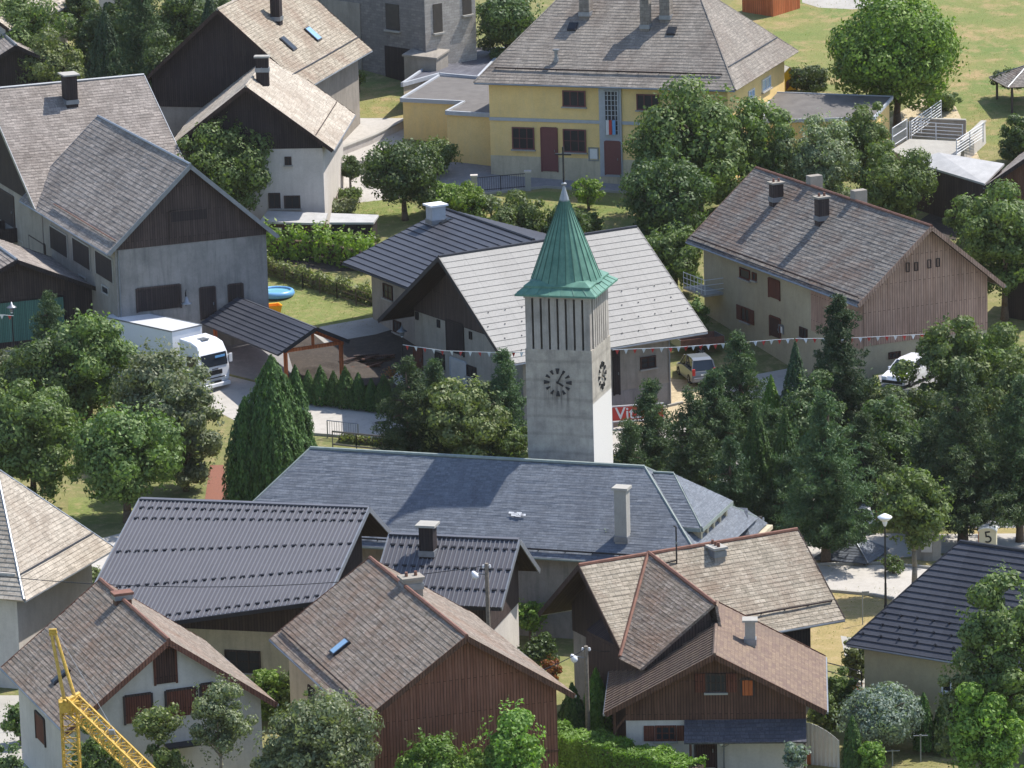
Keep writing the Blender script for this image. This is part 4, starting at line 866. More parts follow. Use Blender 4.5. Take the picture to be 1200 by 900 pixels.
# house placed from one known roof corner
def house_at(corner, uv, prm, *a, **k):
    yaw, W, L, rise, he = prm; r = Vector((cos(yaw), sin(yaw), 0)); b = Vector((-sin(yaw), cos(yaw), 0)); c = corner-r*(uv[1]*W/2)-b*(uv[0]*L/2)
    z = terr(corner.y)-terr(c.y); return house(*a, (c.x, c.y, yaw, W, L, rise, he), zoff=z, **k)
S_ = house_at(gp(129, 344.6, 3.0), (-1, 1), (radians(20), 12.2, 10, 2.75, 3.0), 'shed', 'dark boarded shed with green sheet door, left of the white truck', 'shed', roof='fibre_grey', wall='wood_dark', oe=.8, og=.9, course=.3, step=.03, verge='wood_black', ridge='zinc')
wall_item(S_, 'front', (33, 375, 84, 46), 'hatch', 'wood_black', 'green_sheet', name='sliding_door')
S2 = house_at(gp(19, 55, 4.8), (-1, 0), (radians(15), 8, 8, 2.2, 2.6), 'shed', 'small dark wooden shed with grey roof at the upper left edge', 'shed', roof='fibre_grey', wall='wood_black', oe=.6, og=.6, verge='wood_black', ridge='zinc')
S3 = house_at(gp(87, 57), (1, 1), (radians(-19), 9, 12, 3, 3.4), 'house', 'white house with pale tile roof and round satellite dish, upper left corner', 'house', roof='fibre_pale', wall='white_plaster', oe=.4, og=.3, verge='wood_soffit', ridge='fibre_pale')
dsh = MB(); dsh.lathe([(.02, 0), (.3, .05), (.5, .16), (.48, .18), (.28, .08), (.02, .03)], n=14); dd = dsh.build('satellite_dish', M['white_paint'], S3.root); dd.location = (S3.xw+.3, S3.yf-.1, 2.9); dd.rotation_euler = (radians(70), 0, radians(25))
S4 = house_at(gp(1154, 221, 3.4), (-1, -1), (radians(-18), 10, 12, 3.6, 3.4), 'barn', 'weathered barn with dark verge at the right edge, below the corrugated roof', 'barn', roof='fibre_grey', wall='wood_mid', oe=.5, og=.5, verge='wood_black', ridge='zinc')
polyblock('shed', 'small lean-to with dark brown roof at the right edge behind the farmhouse', 'shed', [(1177, 313), (1200, 291), (1240, 300), (1230, 322)], 3.4, 'fibre_brown', 'wood_black', None, 1, .1)
S5 = polyblock('house', 'pale house partly hidden behind the conifers at the top left', 'house', [(112, -60), (160, -66), (170, -70), (120, -75)], 6, 'fibre_pale', 'white_plaster', None, 2, .02)
polyblock('barn', 'grey rendered wall of a building behind the conifers at the top', 'barn', [(205, -66), (275, -60), (285, -70), (215, -75)], 6, 'fibre_pale', 'rough_grey', None, 2, .02)
def embankment():
    z = aty(1066, 447, 284.5).z; x0, x1 = 22.2, 48.0; P = lambda x, y, q: Vector((x, y, q)); top = [P(x0, 280, z), P(x1, 280, z), P(x1, 292, z), P(x0+7, 292, z), P(x0, 286.5, z)]
    q = MB(); q.face(top); q.face([P(x0-3, 273, 0), P(x1+3, 273, 0), top[1], top[0]]); q.face([P(x0-3, 273, 0), top[0], top[4], P(x0-1.2, 286.5, .6)]); q.face([top[2], top[1], P(x1+3, 273, 0), P(x1+3, 294, 1)]); q.face([top[3], top[2], P(x1+3, 300, 1), P(x0+7, 300, 1)])
    o = q.build('embankment', M['lawn']); o['kind'] = 'structure'; t = MB(); t.face([P(x0+.3, 280.5, z+.01), P(x1-1, 280.5, z+.01), P(x1-1, 291, z+.01), P(x0+6, 291, z+.01), P(x0+.3, 286.3, z+.01)]); o = t.build('parking_area', M['asphalt']); o['kind'] = 'structure'; return z
EMB_Z = embankment()
# picnic shelter at the far right and slate kiosk by the road
def pavilion(name, label, cat, px, py, R_, he, rise, mat, posts=4, post_m='wood_dark', rz=.4, walls=None):
    p = gp(px, py); root = thing(name, label, cat, p, rz); g = MB(); q = [Vector((sx_*R_, sy_*R_, he)) for sx_, sy_ in ((-1, -1), (1, -1), (1, 1), (-1, 1))]; t = Vector((0, 0, he+rise))
    for i in range(4): slope(g, q[i], q[(i+1) % 4], t, t, .25, .015, .07)
    g.build('roof', M[mat], root); e = MB()
    for i in range(4): e.tube(q[i]+Vector((0, 0, .1)), t+Vector((0, 0, .09)), .04)
    e.build('hip_trim', M['zinc'], root)
    for sx_, sy_ in ((-1, -1), (1, -1), (1, 1), (-1, 1)): MB().beam((sx_*R_*.8, sy_*R_*.8, -.3), (sx_*R_*.8, sy_*R_*.8, he+.1), .14, .14, (0, 1, 0)).build('post', M[post_m], root)
    if walls:
        MB().box((-R_*.75, 0, he*.45), (.08, R_*1.5, he*.9)).build('side_panel', M[walls], root)
    return root
pavilion('picnic_shelter', 'dark-roofed wooden picnic shelter in the field at the right edge', 'shelter', 1205, 122, 2.3, 1.7, 1.2, 'fibre_brown', rz=.2)
pavilion('kiosk', 'low slate-roofed kiosk with red side under the pines by the road', 'kiosk', 998, 653, 1.6, .15, 1.1, 'slate', rz=-.45, walls='red')
# yellow playhouse
def playhouse():
    p = gp(926, 116, 2.6); c = gp(920, 104); root = thing('playhouse', 'small yellow playhouse with pale roof beside the yellow building', 'playhouse', c, .35)
    MB().prism([(-.7, 0), (.7, 0), (.7, 1.1), (0, 1.75), (-.7, 1.1)], -.8, .8).build('wall', M['yellow_bright'], root)
    g = MB(); slope(g, (.85, -.95, .98), (.85, .95, .98), (0, .95, 1.77), (0, -.95, 1.77), 2, 0, .05); slope(g, (-.85, .95, .98), (-.85, -.95, .98), (0, -.95, 1.77), (0, .95, 1.77), 2, 0, .05); g.build('roof', M['pale_plastic'], root)
    a = MB(); a.prism([(-.28, 0)]+[(.28*cos(pi*i/8)*1.0, .55+.28*sin(pi*i/8)) for i in range(9)]+[(-.28, 0)][:0], -.83, -.8); a.build('door_arch', M['wood_red'], root)
playhouse()
# carport
def carport():
    cx, cy, yaw, W, L, rise, he = -14.884, 298.082, .501, 4.6, 11.2, 1.15, 2.6; root = thing('carport', 'open carport with black panel roof and orange timber posts, behind the truck', 'carport', (cx, cy, terr(cy)), yaw)
    g, sf = MB(), MB(); w2, l2 = W/2, L/2; F_, B_ = (0, -l2, he+rise), (0, l2, he+rise)
    slope(g, (-w2-.4, l2, he-.2), (-w2-.4, -l2, he-.2), F_, B_, .36, .05, .1, sf); slope(g, (w2, -l2, he), (w2, l2, he), B_, F_, .36, .05, .1, sf); g.build('roof', M['black_panel'], root); sf.build('soffit', M['wood_orange'], root)
    t = MB()
    for e in (-1, 1):
        t.beam((e*w2, -l2-.03, he+.05), (0, -l2-.03, he+rise+.05), .06, .24)
    build_each(t, 'verge_board', M['metal_dark'], root)
    f = MB()
    for y in (-l2+.5, 0, l2-.5):
        f.beam((-w2+.3, y, he-.05), (w2-.3, y, he-.05), .16, .2); f.beam((-w2+.2, y, he+.02), (0, y, he+rise-.12), .14, .16); f.beam((w2-.2, y, he+.02), (0, y, he+rise-.12), .14, .16); f.beam((0, y, he), (0, y, he+rise-.15), .14, .14, (0, 1, 0))
    for x in (-w2+.35, w2-.35): f.beam((x, -l2+.2, he-.02), (x, l2-.2, he-.02), .16, .2)
    f.build('frame', M['wood_orange'], root)
    for x in (-w2+.35, w2-.35, 0):
        for y in (-l2+.5, 0, l2-.5):
            if x == 0 or y == 0: continue
            MB().beam((x, y, -.8), (x, y, he-.1), .2, .2, (0, 1, 0)).build('post', M['wood_orange'], root)
carport()
# ------------------------------------------------------------------ vegetation
LEAF = {
 'dark': mk_leaf('dark_leaves', [C(0.039, 0.072, 0.026), C(0.065, 0.111, 0.039), C(0.104, 0.156, 0.058)]),
 'mid': mk_leaf('green_leaves', [C(0.065, 0.117, 0.034), C(0.104, 0.169, 0.052), C(0.163, 0.234, 0.078)]),
 'lime': mk_leaf('lime_leaves', [C(0.078, 0.169, 0.029), C(0.130, 0.247, 0.046), C(0.208, 0.325, 0.078)], .35),
 'grey': mk_leaf('grey_green_leaves', [C(0.091, 0.130, 0.065), C(0.156, 0.195, 0.111), C(0.247, 0.286, 0.182)]),
 'olive': mk_leaf('olive_leaves', [C(0.078, 0.117, 0.039), C(0.130, 0.169, 0.065), C(0.195, 0.221, 0.104)]),
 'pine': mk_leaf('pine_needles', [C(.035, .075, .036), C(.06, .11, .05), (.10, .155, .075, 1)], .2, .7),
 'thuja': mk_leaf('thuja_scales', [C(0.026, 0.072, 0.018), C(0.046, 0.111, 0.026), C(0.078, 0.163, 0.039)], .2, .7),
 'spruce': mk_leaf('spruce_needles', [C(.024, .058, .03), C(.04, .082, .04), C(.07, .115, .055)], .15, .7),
 'silver': mk_leaf('silver_blue_leaves', [C(0.117, 0.169, 0.156), C(0.182, 0.234, 0.215), C(0.286, 0.338, 0.312)]),
 'hedge': mk_leaf('hedge_leaves', [C(0.052, 0.143, 0.019), C(0.085, 0.208, 0.033), C(0.130, 0.273, 0.052)], .25),
 'rust': mk_leaf('reddish_leaves', [C(0.208, 0.091, 0.039), C(0.325, 0.143, 0.052), C(0.130, 0.156, 0.052)]),
 'chestnut': mk_leaf('chestnut_leaves', [C(0.065, 0.143, 0.018), C(0.104, 0.208, 0.029), C(0.163, 0.286, 0.046)], .3),
}
rg = np.random.default_rng(11)
def unit(n): v = rg.normal(size=(n, 3)); return v/np.linalg.norm(v, axis=1)[:, None]
def leaf_mesh(name, P, N, S, mat, parent, asp=.6, up=None, fold=True):
    """P centres, N leaf normals, S half-lengths; a pointed leaf shape per row"""
    n = len(P); r = unit(n) if up is None else up+rg.normal(size=(n, 3))*.25
    N = N/np.linalg.norm(N, axis=1)[:, None]; T = r-(r*N).sum(1)[:, None]*N; T /= np.linalg.norm(T, axis=1)[:, None]+1e-9; B = np.cross(N, T)
    a = T*S[:, None]; b = B*(S*asp)[:, None]; V = np.empty((n, 4, 3)); V[:, 0] = P-a; V[:, 1] = P+b-a*.1-N*(S*.12)[:, None]; V[:, 2] = P+a; V[:, 3] = P-b-a*.1-N*(S*.12)[:, None]
    me = bpy.data.meshes.new(name); me.vertices.add(4*n); me.vertices.foreach_set('co', V.ravel()); me.loops.add(4*n); me.loops.foreach_set('vertex_index', np.arange(4*n, dtype=np.int32))
    me.polygons.add(n); me.polygons.foreach_set('loop_start', np.arange(0, 4*n, 4, dtype=np.int32)); me.polygons.foreach_set('loop_total', np.full(n, 4, dtype=np.int32)); me.update(calc_edges=True)
    me.materials.append(mat); o = bpy.data.objects.new(name, me); COL.objects.link(o); o.parent = parent; return o
def shell(c, rad, n, bias=.25, nz=.5):
    d = unit(n); rr = 1-np.abs(rg.normal(size=n))*bias; P = c+d*rad*np.clip(rr, .1, 1.15)[:, None]; N = d+unit(n)*nz; return P, N
def crown_broad(R, z0, z1, leaf, cover=1.7, lobes=None, rough=.3, egg=0.0):
    Hh = (z1-z0)/2; cz = (z0+z1)/2; nb = lobes or int(26+R*7); i = np.arange(nb); ph = np.arccos(1-2*(i+.5)/nb); th = pi*(1+5**.5)*i
    d = np.stack([np.cos(th)*np.sin(ph), np.sin(th)*np.sin(ph), np.cos(ph)], 1)+rg.normal(size=(nb, 3))*.16
    w1, w2, w3 = rg.uniform(0, 6.28, 3); k = (.70+rg.uniform(-.2, .14, nb))*(1+.1*np.sin(2*th+w1)+.08*np.sin(3*ph+w2)+.07*np.sin(5*th+w3)); taper = 1-egg*np.clip(d[:, 2], -.3, 1)
    c = np.stack([d[:, 0]*R*k*taper, d[:, 1]*R*k*taper, cz+d[:, 2]*Hh*k], 1); rad = R*rg.uniform(.17, .42, nb); area = 4*pi*rad**2
    tot = 4*pi*((R*R+2*R*Hh)/3)*cover*2.1/(leaf*leaf*1.15); tot = min(tot, 42000); Ps, Ns = [], []
    for j in range(nb):
        n = int(tot*area[j]/area.sum()); sz = np.array([rad[j], rad[j], rad[j]*.8]); P, N = shell(c[j], sz, n, rough); Ps.append(P); Ns.append(N)
    n = int(tot*.12); P, N = shell(np.array([0, 0, cz]), np.array([R*.62, R*.62, Hh*.62]), n, .5, 1); 
    # a few twigs reaching out of the outline
    n2 = int(tot*.06); d2 = unit(n2//12+1); tw, tn = [], []
    for v in d2:
        q = np.array([0, 0, cz])+v*np.array([R, R, Hh])*rg.uniform(.9, 1.05); tw.append(q+rg.normal(size=(12, 3))*leaf*1.3); tn.append(v+unit(12)*.8)
    return np.concatenate(Ps+[P]+tw), np.concatenate(Ns+[N]+tn), len(P)
def crown_pine(R, z0, z1, leaf, cover=1.3):
    Hh = z1-z0; Ps, Ns = [], []; nw = max(7, int(Hh/.42)); dens = cover/(leaf*leaf)
    for w_ in range(nw):
        t = w_/(nw-1); z = z0+Hh*t; r = R*(1-t)**.62*(.82+.3*rg.random())+.15; nbz = int(6+7*(1-t))
        for b_ in range(nbz):
            a = rg.uniform(0, 2*pi); L = r*rg.uniform(.6, 1.12); n_t = max(2, int(L/.4))
            for k in range(n_t):
                f = (k+.8)/n_t; q = np.array([cos(a)*L*f, sin(a)*L*f, z+L*f*(.28-.05*w_/nw)-L*.18+rg.normal()*.1])+rg.normal(size=3)*.14; s = rg.uniform(.3, .5)*(1.15-.3*f)
                n = int(dens*s*s*2.2)+6; d = unit(n); P = q+d*s*rg.uniform(.4, 1, n)[:, None]*np.array([1, 1, .75]); Ps.append(P); Ns.append(np.cross(d, unit(n))+d*.35)
    n = int(Hh*18); P = np.stack([rg.normal(size=n)*R*.28, rg.normal(size=n)*R*.28, rg.uniform(z0, z0+Hh*.8, n)], 1); Ps.append(P); Ns.append(unit(n))
    return np.concatenate(Ps), np.concatenate(Ns)
def crown_cone(R, z0, z1, leaf, cover=1.7, pw=1.5, fl=.5):
    Hh = z1-z0; area = 2*pi*R*Hh*.75; tot = int(min(40000, area*cover*2/(leaf*leaf*1.1))); t = rg.uniform(0, 1, tot*2); prof = (1-t**pw)*np.minimum(1, (t+.05)*9)**.4; keep = rg.random(tot*2) < (prof+.08); t, prof = t[keep][:tot], prof[keep][:tot]; n = len(t)
    th = rg.uniform(0, 2*pi, n); m1, m2 = int(5+R*4), rg.uniform(0, 6); fl_ = (np.sin(th*m1+t*9+m2)*.5+np.sin(th*(m1*2+1)-t*14)*.3+np.sin(t*31+th*3)*.35); r = R*prof*(1+fl_*.2*fl*2-np.abs(rg.normal(size=n))*.14)+.04
    P = np.stack([np.cos(th)*r, np.sin(th)*r, z0+Hh*t], 1); d = np.stack([np.cos(th), np.sin(th), np.full(n, .35)], 1); return P, d+unit(n)*.55
def plant(label, kind, px, by, ty, w, leafm, name='tree', cat='tree', cb=None, trunk='bark', group=None, lean=0, leaf=None, cover=1.6, dx=0, fork=False, off=0.0, egg=0.0, rough=.28, lobes=None, pw=1.5, spires=1):
    """px, by: foot of the trunk in the photograph; ty: top; w: crown width; cb: bottom of the crown (all photo pixels)"""
    base = gp(px, by); k = scl(base); R = w/2/k; top = aty(px, ty, base.y).z-base.z; z0 = (aty(px, cb, base.y).z-base.z) if cb else top*.12; z0 = max(.05, z0)
    root = thing(name, label, cat, base, rg.uniform(0, 6.28), group); R = max(R, .2)
    leaf = (leaf or min(.24, max(.1, .1+R*.028)))*.72
    if kind == 'broad':
        P, N, nin = crown_broad(R, z0, top, leaf, cover, lobes, rough, egg); S = leaf*rg.uniform(.45, 1.3, len(P)); leaf_mesh('crown', P, N, S, LEAF[leafm], root)
    elif kind == 'pine':
        leaf = min(leaf, .14); P, N = crown_pine(R, z0, top, leaf, cover*1.05); S = leaf*rg.uniform(.7, 1.3, len(P)); leaf_mesh('crown', P, N, S, LEAF[leafm], root, .28)
    elif kind == 'cone':
        leaf = min(leaf, .13)
        if spires > 1:
            Q = [crown_cone(R*.82, z0, top, leaf, cover, pw)]
            for i_ in range(spires):
                a_ = 2*pi*i_/spires+rg.uniform(-.3, .3); r_ = R*rg.uniform(.38, .6); p_, n_ = crown_cone(R*rg.uniform(.36, .5), z0, z0+(top-z0)*rg.uniform(.62, .93), leaf, cover*.8, pw); Q.append((p_+np.array([cos(a_)*r_, sin(a_)*r_, 0]), n_))
            P, N = np.concatenate([q[0] for q in Q]), np.concatenate([q[1] for q in Q])
        else: P, N = crown_cone(R, z0, top, leaf, cover, pw)
        N = N+unit(len(N))*.5; S = leaf*rg.uniform(.7, 1.35, len(P)); leaf_mesh('crown', P, N, S, LEAF[leafm], root, .42, up=np.tile([0, 0, 1.0], (len(P), 1)))
    # trunk with limbs
    t = MB(); r0 = max(.05, min(.3, R*.07+.04)) if kind != 'cone' else .09; zt = z0+(top-z0)*(.55 if kind == 'broad' else .9); pts = [Vector((0, 0, -.2))]; n = 6
    for i in range(1, n+1): f = i/n; pts.append(Vector((rg.normal()*.05*R*f, rg.normal()*.05*R*f, zt*f)))
    for i in range(n): t.tube(pts[i], pts[i+1], r0*(1.25 if i == 0 else 1-.75*i/n), r0*(1-.75*(i+1)/n), 7)
    if kind != 'cone':
        for i in range(7 if kind == 'broad' else 9):
            f = rg.uniform(.35, .95); j = min(n-1, int(f*n)); p = lerp(pts[j], pts[j+1], f*n-j); a = rg.uniform(0, 2*pi); L = R*rg.uniform(.5, .85)*(1 if kind == 'broad' else 1.1*(1.1-f)); q = p+Vector((cos(a)*L, sin(a)*L, L*(.75 if kind == 'broad' else .1)))
            if kind == 'broad' and p.z < z0*.7: continue
            m = lerp(p, q, .5)+Vector((0, 0, L*.08)); t.tube(p, m, r0*.45, r0*.28, 5); t.tube(m, q, r0*.28, r0*.1, 5)
    t.build('trunk', M[trunk], root, smooth=True); return root
PL = [
 # left middle park
 ('tall dark grey-green tree behind the park trees at the left', 'broad', 106, 500, 366, 112, 'mid', dict(cb=495)),
 ('tree with bright leaf tips beside the white truck', 'broad', 190, 535, 404, 118, 'grey', dict(cb=528, egg=.25)),
 ('wide dark tree at the left, above the park trees', 'broad', 62, 500, 392, 120, 'dark', dict(cb=510)),
 ('silvery grey-green tree right of the park trees, by the brick path', 'broad', 218, 575, 425, 92, 'grey', dict(cb=575, leaf=.17)),
 ('rounded green park tree at the left edge, above the pale hip roof', 'broad', 40, 598, 446, 118, 'mid', dict(cb=588)),
 ('half-hidden park tree cut by the left edge', 'broad', -8, 590, 440, 100, 'mid', dict(cb=585)),
 ('round fresh green park tree with forked trunk above the big metal roof', 'broad', 150, 612, 474, 134, 'mid', dict(cb=584)),
 ('large dense dark green thuja between the park and the church roof', 'cone', 325, 598, 416, 122, 'thuja', dict(cb=596, name='thuja', pw=2.4, spires=9)),
 ('small bushy pine in front of the green shed door', 'pine', 60, 440, 350, 72, 'pine', dict(name='pine_tree', cb=432)),
 ('low grey bush at the left edge beside the pine', 'broad', 22, 452, 410, 70, 'grey', dict(name='shrub', cat='shrub', cb=450)),
 # behind the church
 ('dark blue-green pine left of the bell tower, beside the parking', 'pine', 480, 540, 424, 92, 'pine', dict(name='pine_tree', cb=532)),
 ('tall feathery pine behind the sunlit bush left of the tower', 'pine', 512, 530, 428, 84, 'pine', dict(name='pine_tree', cb=525)),
 ('sunlit olive-green bushy tree just left of the bell tower', 'broad', 548, 545, 443, 104, 'olive', dict(cb=543, leaf=.17, egg=.2)),
 ('dark pine against the left side of the bell tower', 'pine', 592, 535, 415, 74, 'pine', dict(name='pine_tree', cb=530)),
 ('small green bush at the foot of the bell tower, left side', 'broad', 603, 550, 500, 40, 'mid', dict(name='shrub', cat='shrub', cb=548)),
 ('low dark shrub by the wooden rail near the church roof', 'broad', 484, 528, 508, 44, 'dark', dict(name='shrub', cat='shrub', cb=528)),
 # right of the tower
 ('tufted dark pine right of the bell tower, in front of the red banner', 'pine', 766, 556, 454, 92, 'pine', dict(name='pine_tree', cb=548)),
 ('shaded pine low beside the right side of the bell tower', 'pine', 738, 575, 500, 66, 'pine', dict(name='pine_tree', cb=562)),
 ('broad dark pine behind the chancel roof', 'pine', 812, 596, 466, 104, 'pine', dict(name='pine_tree', cb=588)),
 ('grey-green pine under the bunting, beside the silver car', 'pine', 868, 520, 398, 96, 'pine', dict(name='pine_tree', cb=505)),
 ('bright green young thuja below the farmhouse wall', 'cone', 905, 545, 440, 46, 'hedge', dict(name='thuja', cb=540)),
 ('slim dark cypress in front of the farmhouse', 'cone', 934, 545, 400, 52, 'spruce', dict(name='cypress', cb=540)),
 ('golden green thuja low among the pines', 'cone', 888, 610, 472, 56, 'thuja', dict(name='thuja', cb=605)),
 ('second golden green thuja, right of the first among the pines', 'cone', 922, 620, 478, 54, 'thuja', dict(name='thuja', cb=612)),
 ('tall dark pine in front of the farmhouse corner', 'pine', 985, 560, 355, 112, 'spruce', dict(name='pine_tree', cb=548, cover=2.6)),
 ('olive green tree in front of the white parked car', 'broad', 1030, 560, 452, 92, 'dark', dict(cb=555)),
 ('big tousled pine above the slate kiosk', 'pine', 968, 660, 468, 138, 'pine', dict(name='pine_tree', cb=628)),
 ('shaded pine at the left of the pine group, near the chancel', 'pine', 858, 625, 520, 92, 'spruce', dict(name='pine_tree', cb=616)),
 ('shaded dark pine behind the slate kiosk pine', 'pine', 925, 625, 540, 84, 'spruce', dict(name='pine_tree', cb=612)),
 ('light green bushy tree below the wooden gable of the farmhouse', 'broad', 1124, 520, 370, 100, 'mid', dict(cb=505, leaf=.18)),
 ('light green tree behind, right of the wooden gable', 'broad', 1160, 500, 400, 90, 'mid', dict(cb=490)),
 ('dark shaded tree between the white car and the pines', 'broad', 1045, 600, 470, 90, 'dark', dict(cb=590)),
 ('large dark pine right of the kiosk, with dry inner branches', 'pine', 1128, 640, 436, 150, 'pine', dict(name='pine_tree', cb=603)),
 ('tall pine cut by the right edge above the anthracite roof', 'pine', 1195, 635, 452, 105, 'pine', dict(name='pine_tree', cb=600)),
 ('small leaning maple with slender pale trunk beside the road', 'broad', 1072, 700, 548, 92, 'mid', dict(cb=640, trunk='bark_pale')),
 ('low thin shrub on the dry verge beside the road', 'broad', 1047, 672, 652, 34, 'dark', dict(name='shrub', cat='shrub', cb=672, cover=.6)),
 ('dark pine filling the gap left of the kiosk pine', 'pine', 905, 600, 486, 84, 'pine', dict(name='pine_tree', cb=590, cover=2.4)),
 ('dark rounded tree below the slim cypress', 'broad', 950, 585, 440, 84, 'dark', dict(cb=575)),
 ('dark pine behind the tousled kiosk pine, right side', 'pine', 1012, 615, 490, 88, 'pine', dict(name='pine_tree', cb=600, cover=2.4)),
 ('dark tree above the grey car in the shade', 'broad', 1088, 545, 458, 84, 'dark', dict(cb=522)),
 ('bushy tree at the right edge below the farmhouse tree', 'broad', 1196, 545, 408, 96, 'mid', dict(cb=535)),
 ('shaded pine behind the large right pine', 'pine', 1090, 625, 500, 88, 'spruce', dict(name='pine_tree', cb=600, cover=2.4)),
 ('dark pine beside the gravel yard right of the tower', 'pine', 838, 540, 440, 80, 'pine', dict(name='pine_tree', cb=530, cover=2.4)),
 # behind the farmhouse
 ('broad garden tree in front of the yellow building, its right half', 'broad', 822, 262, 96, 150, 'mid', dict(cb=252, egg=.3)),
 ('lower lobe of garden trees left of the farmhouse roof', 'broad', 780, 300, 180, 104, 'dark', dict(cb=292)),
 ('green garden tree behind the farmhouse roof', 'broad', 888, 250, 118, 96, 'mid', dict(cb=245)),
 ('grey-green willow-like tree behind the farmhouse ridge', 'broad', 960, 258, 134, 96, 'grey', dict(cb=250, leaf=.16)),
 ('tree with dark branches in front of the flat-roofed annex', 'broad', 1010, 230, 122, 66, 'mid', dict(cb=215)),
 ('bushy green tree left of the corrugated barn roof', 'broad', 1050, 268, 176, 92, 'mid', dict(cb=262)),
 ('tall garden shrub behind the left end of the farmhouse', 'broad', 792, 345, 262, 72, 'mid', dict(cb=340)),
 ('narrow green bush between the pale barn roof and the farmhouse', 'broad', 812, 400, 345, 40, 'mid', dict(name='shrub', cat='shrub', cb=398)),
 ('round dense chestnut tree in the field, upper right', 'broad', 1052, 148, 1, 160, 'chestnut', dict(cb=120, leaf=.22, rough=.12, lobes=75, cover=2.2)),
 ('dark bush beside the round chestnut tree', 'broad', 948, 110, 76, 46, 'dark', dict(name='shrub', cat='shrub', cb=108)),
 ('low bush right of the round chestnut tree', 'broad', 1104, 130, 108, 40, 'mid', dict(name='shrub', cat='shrub', cb=130)),
 ('small tree beside the picnic shelter at the right edge', 'broad', 1186, 116, 80, 40, 'dark', dict(cb=106)),
 ('bush at the right edge beside the terrace', 'broad', 1195, 190, 138, 50, 'dark', dict(name='shrub', cat='shrub', cb=188)),
 ('tall broad tree at the right edge behind the farmhouse', 'broad', 1178, 375, 222, 112, 'mid', dict(cb=345)),
 ('green bush behind the farmhouse gable', 'broad', 1135, 290, 225, 50, 'mid', dict(name='shrub', cat='shrub', cb=288)),
 # centre garden
 ('young tree with slim trunk on the lawn below the driveway', 'broad', 475, 258, 165, 92, 'dark', dict(cb=236)),
 ('clipped ball-shaped shrub beside the white house', 'broad', 411, 222, 183, 30, 'dark', dict(name='shrub', cat='shrub', cb=212, rough=.12, trunk='bark_pale')),
 ('reddish green shrub against the yellow annex', 'broad', 512, 205, 163, 54, 'mid', dict(name='shrub', cat='shrub', cb=203)),
 ('bright yellow-green shrub left of the metal fence', 'broad', 522, 252, 215, 62, 'lime', dict(name='shrub', cat='shrub', cb=250)),
 ('lime green shrub bordering the lawn behind the black-roofed house', 'broad', 548, 256, 218, 54, 'lime', dict(name='shrub', cat='shrub', cb=255)),
 ('small thin fruit tree on the dry slope below the forecourt', 'broad', 576, 256, 226, 26, 'grey', dict(cb=250, cover=.8)),
 ('long dense bush left of the spire', 'broad', 612, 290, 232, 74, 'mid', dict(name='shrub', cat='shrub', cb=286)),
 ('dense dark bush directly behind the spire', 'broad', 662, 292, 240, 60, 'dark', dict(name='shrub', cat='shrub', cb=286)),
 ('small leafy sapling right of the cross', 'broad', 690, 246, 206, 38, 'lime', dict(cb=240, cover=.9)),
 ('small dark green bush right of the spire', 'broad', 692, 276, 246, 28, 'mid', dict(name='shrub', cat='shrub', cb=276)),
 ('tall tree in front of the white house, right of the barn roof', 'broad', 262, 285, 141, 108, 'mid', dict(cb=252)),
 ('low shrub in the bed under the ball-shaped shrub', 'broad', 408, 236, 222, 34, 'mid', dict(name='shrub', cat='shrub', cb=236)),
 ('leafy low bush at the corner of the white house', 'broad', 390, 252, 236, 54, 'grey', dict(name='shrub', cat='shrub', cb=252)),
 # top
 ('big dark tree at the top behind the broad-roofed farmhouse', 'broad', 150, 90, -24, 92, 'dark', dict(cb=84, rough=.4)),
 ('big dark tree at the top left of the skylight roof', 'broad', 226, 96, -26, 92, 'dark', dict(cb=90, rough=.4)),
 ('dark tree between the upper left white house and the conifers', 'broad', 98, 62, -30, 46, 'dark', dict(cb=58)),
 ('dark conifer behind the broad tile roof, leftmost of the group', 'cone', 128, 128, 10, 60, 'spruce', dict(name='spruce', cb=120)),
 ('big blue-green conifer behind the broad tile roof, centre of the group', 'pine', 172, 150, -30, 100, 'pine', dict(name='pine_tree', cb=140)),
 ('dark rounded conifer behind the street lamp', 'broad', 205, 168, 40, 82, 'dark', dict(cb=160)),
 ('tall green conifer left of the two chimneyed roofs', 'cone', 252, 150, -8, 86, 'spruce', dict(name='spruce', cb=146, pw=1.2)),
 ('dark evergreen hedge block left of the conifers', 'broad', 105, 100, 14, 52, 'dark', dict(cb=96)),
 ('large grey-green tree in the upper left corner', 'broad', 22, 95, -12, 100, 'mid', dict(cb=80)),
 ('olive green shrubbery right of the upper left shed', 'broad', 58, 118, 48, 84, 'olive', dict(name='shrub', cat='shrub', cb=112)),
 ('mixed flowering shrub beside the white upper left house', 'broad', 100, 100, 46, 50, 'olive', dict(name='shrub', cat='shrub', cb=96)),
 ('dark tree left of the yellow building at the top', 'broad', 596, 76, -15, 82, 'dark', dict(cb=66)),
 ('feathery olive shrub beside the block building', 'broad', 536, 66, 28, 46, 'olive', dict(name='shrub', cat='shrub', cb=62)),
 ('sapling on the small lawn at the top', 'broad', 421, 108, 80, 20, 'mid', dict(cb=98, cover=.8)),
 # foreground
 ('small windswept tree in front of the brown shutters', 'broad', 190, 983, 824, 56, 'olive', dict(cb=870, cover=.9)),
 ('grey-green birch beside the white house, bottom left', 'broad', 262, 983, 790, 70, 'grey', dict(cb=893, cover=1.0, trunk='bark_pale', leaf=.12)),
 ('low green bush behind the crane jib', 'broad', 200, 986, 868, 60, 'mid', dict(name='shrub', cat='shrub', cb=956)),
 ('green bush behind the crane mast', 'broad', 116, 983, 845, 60, 'mid', dict(name='shrub', cat='shrub', cb=950)),
 ('bushy shrub left of the white house, bottom left', 'broad', 25, 872, 818, 40, 'mid', dict(name='shrub', cat='shrub', cb=868)),
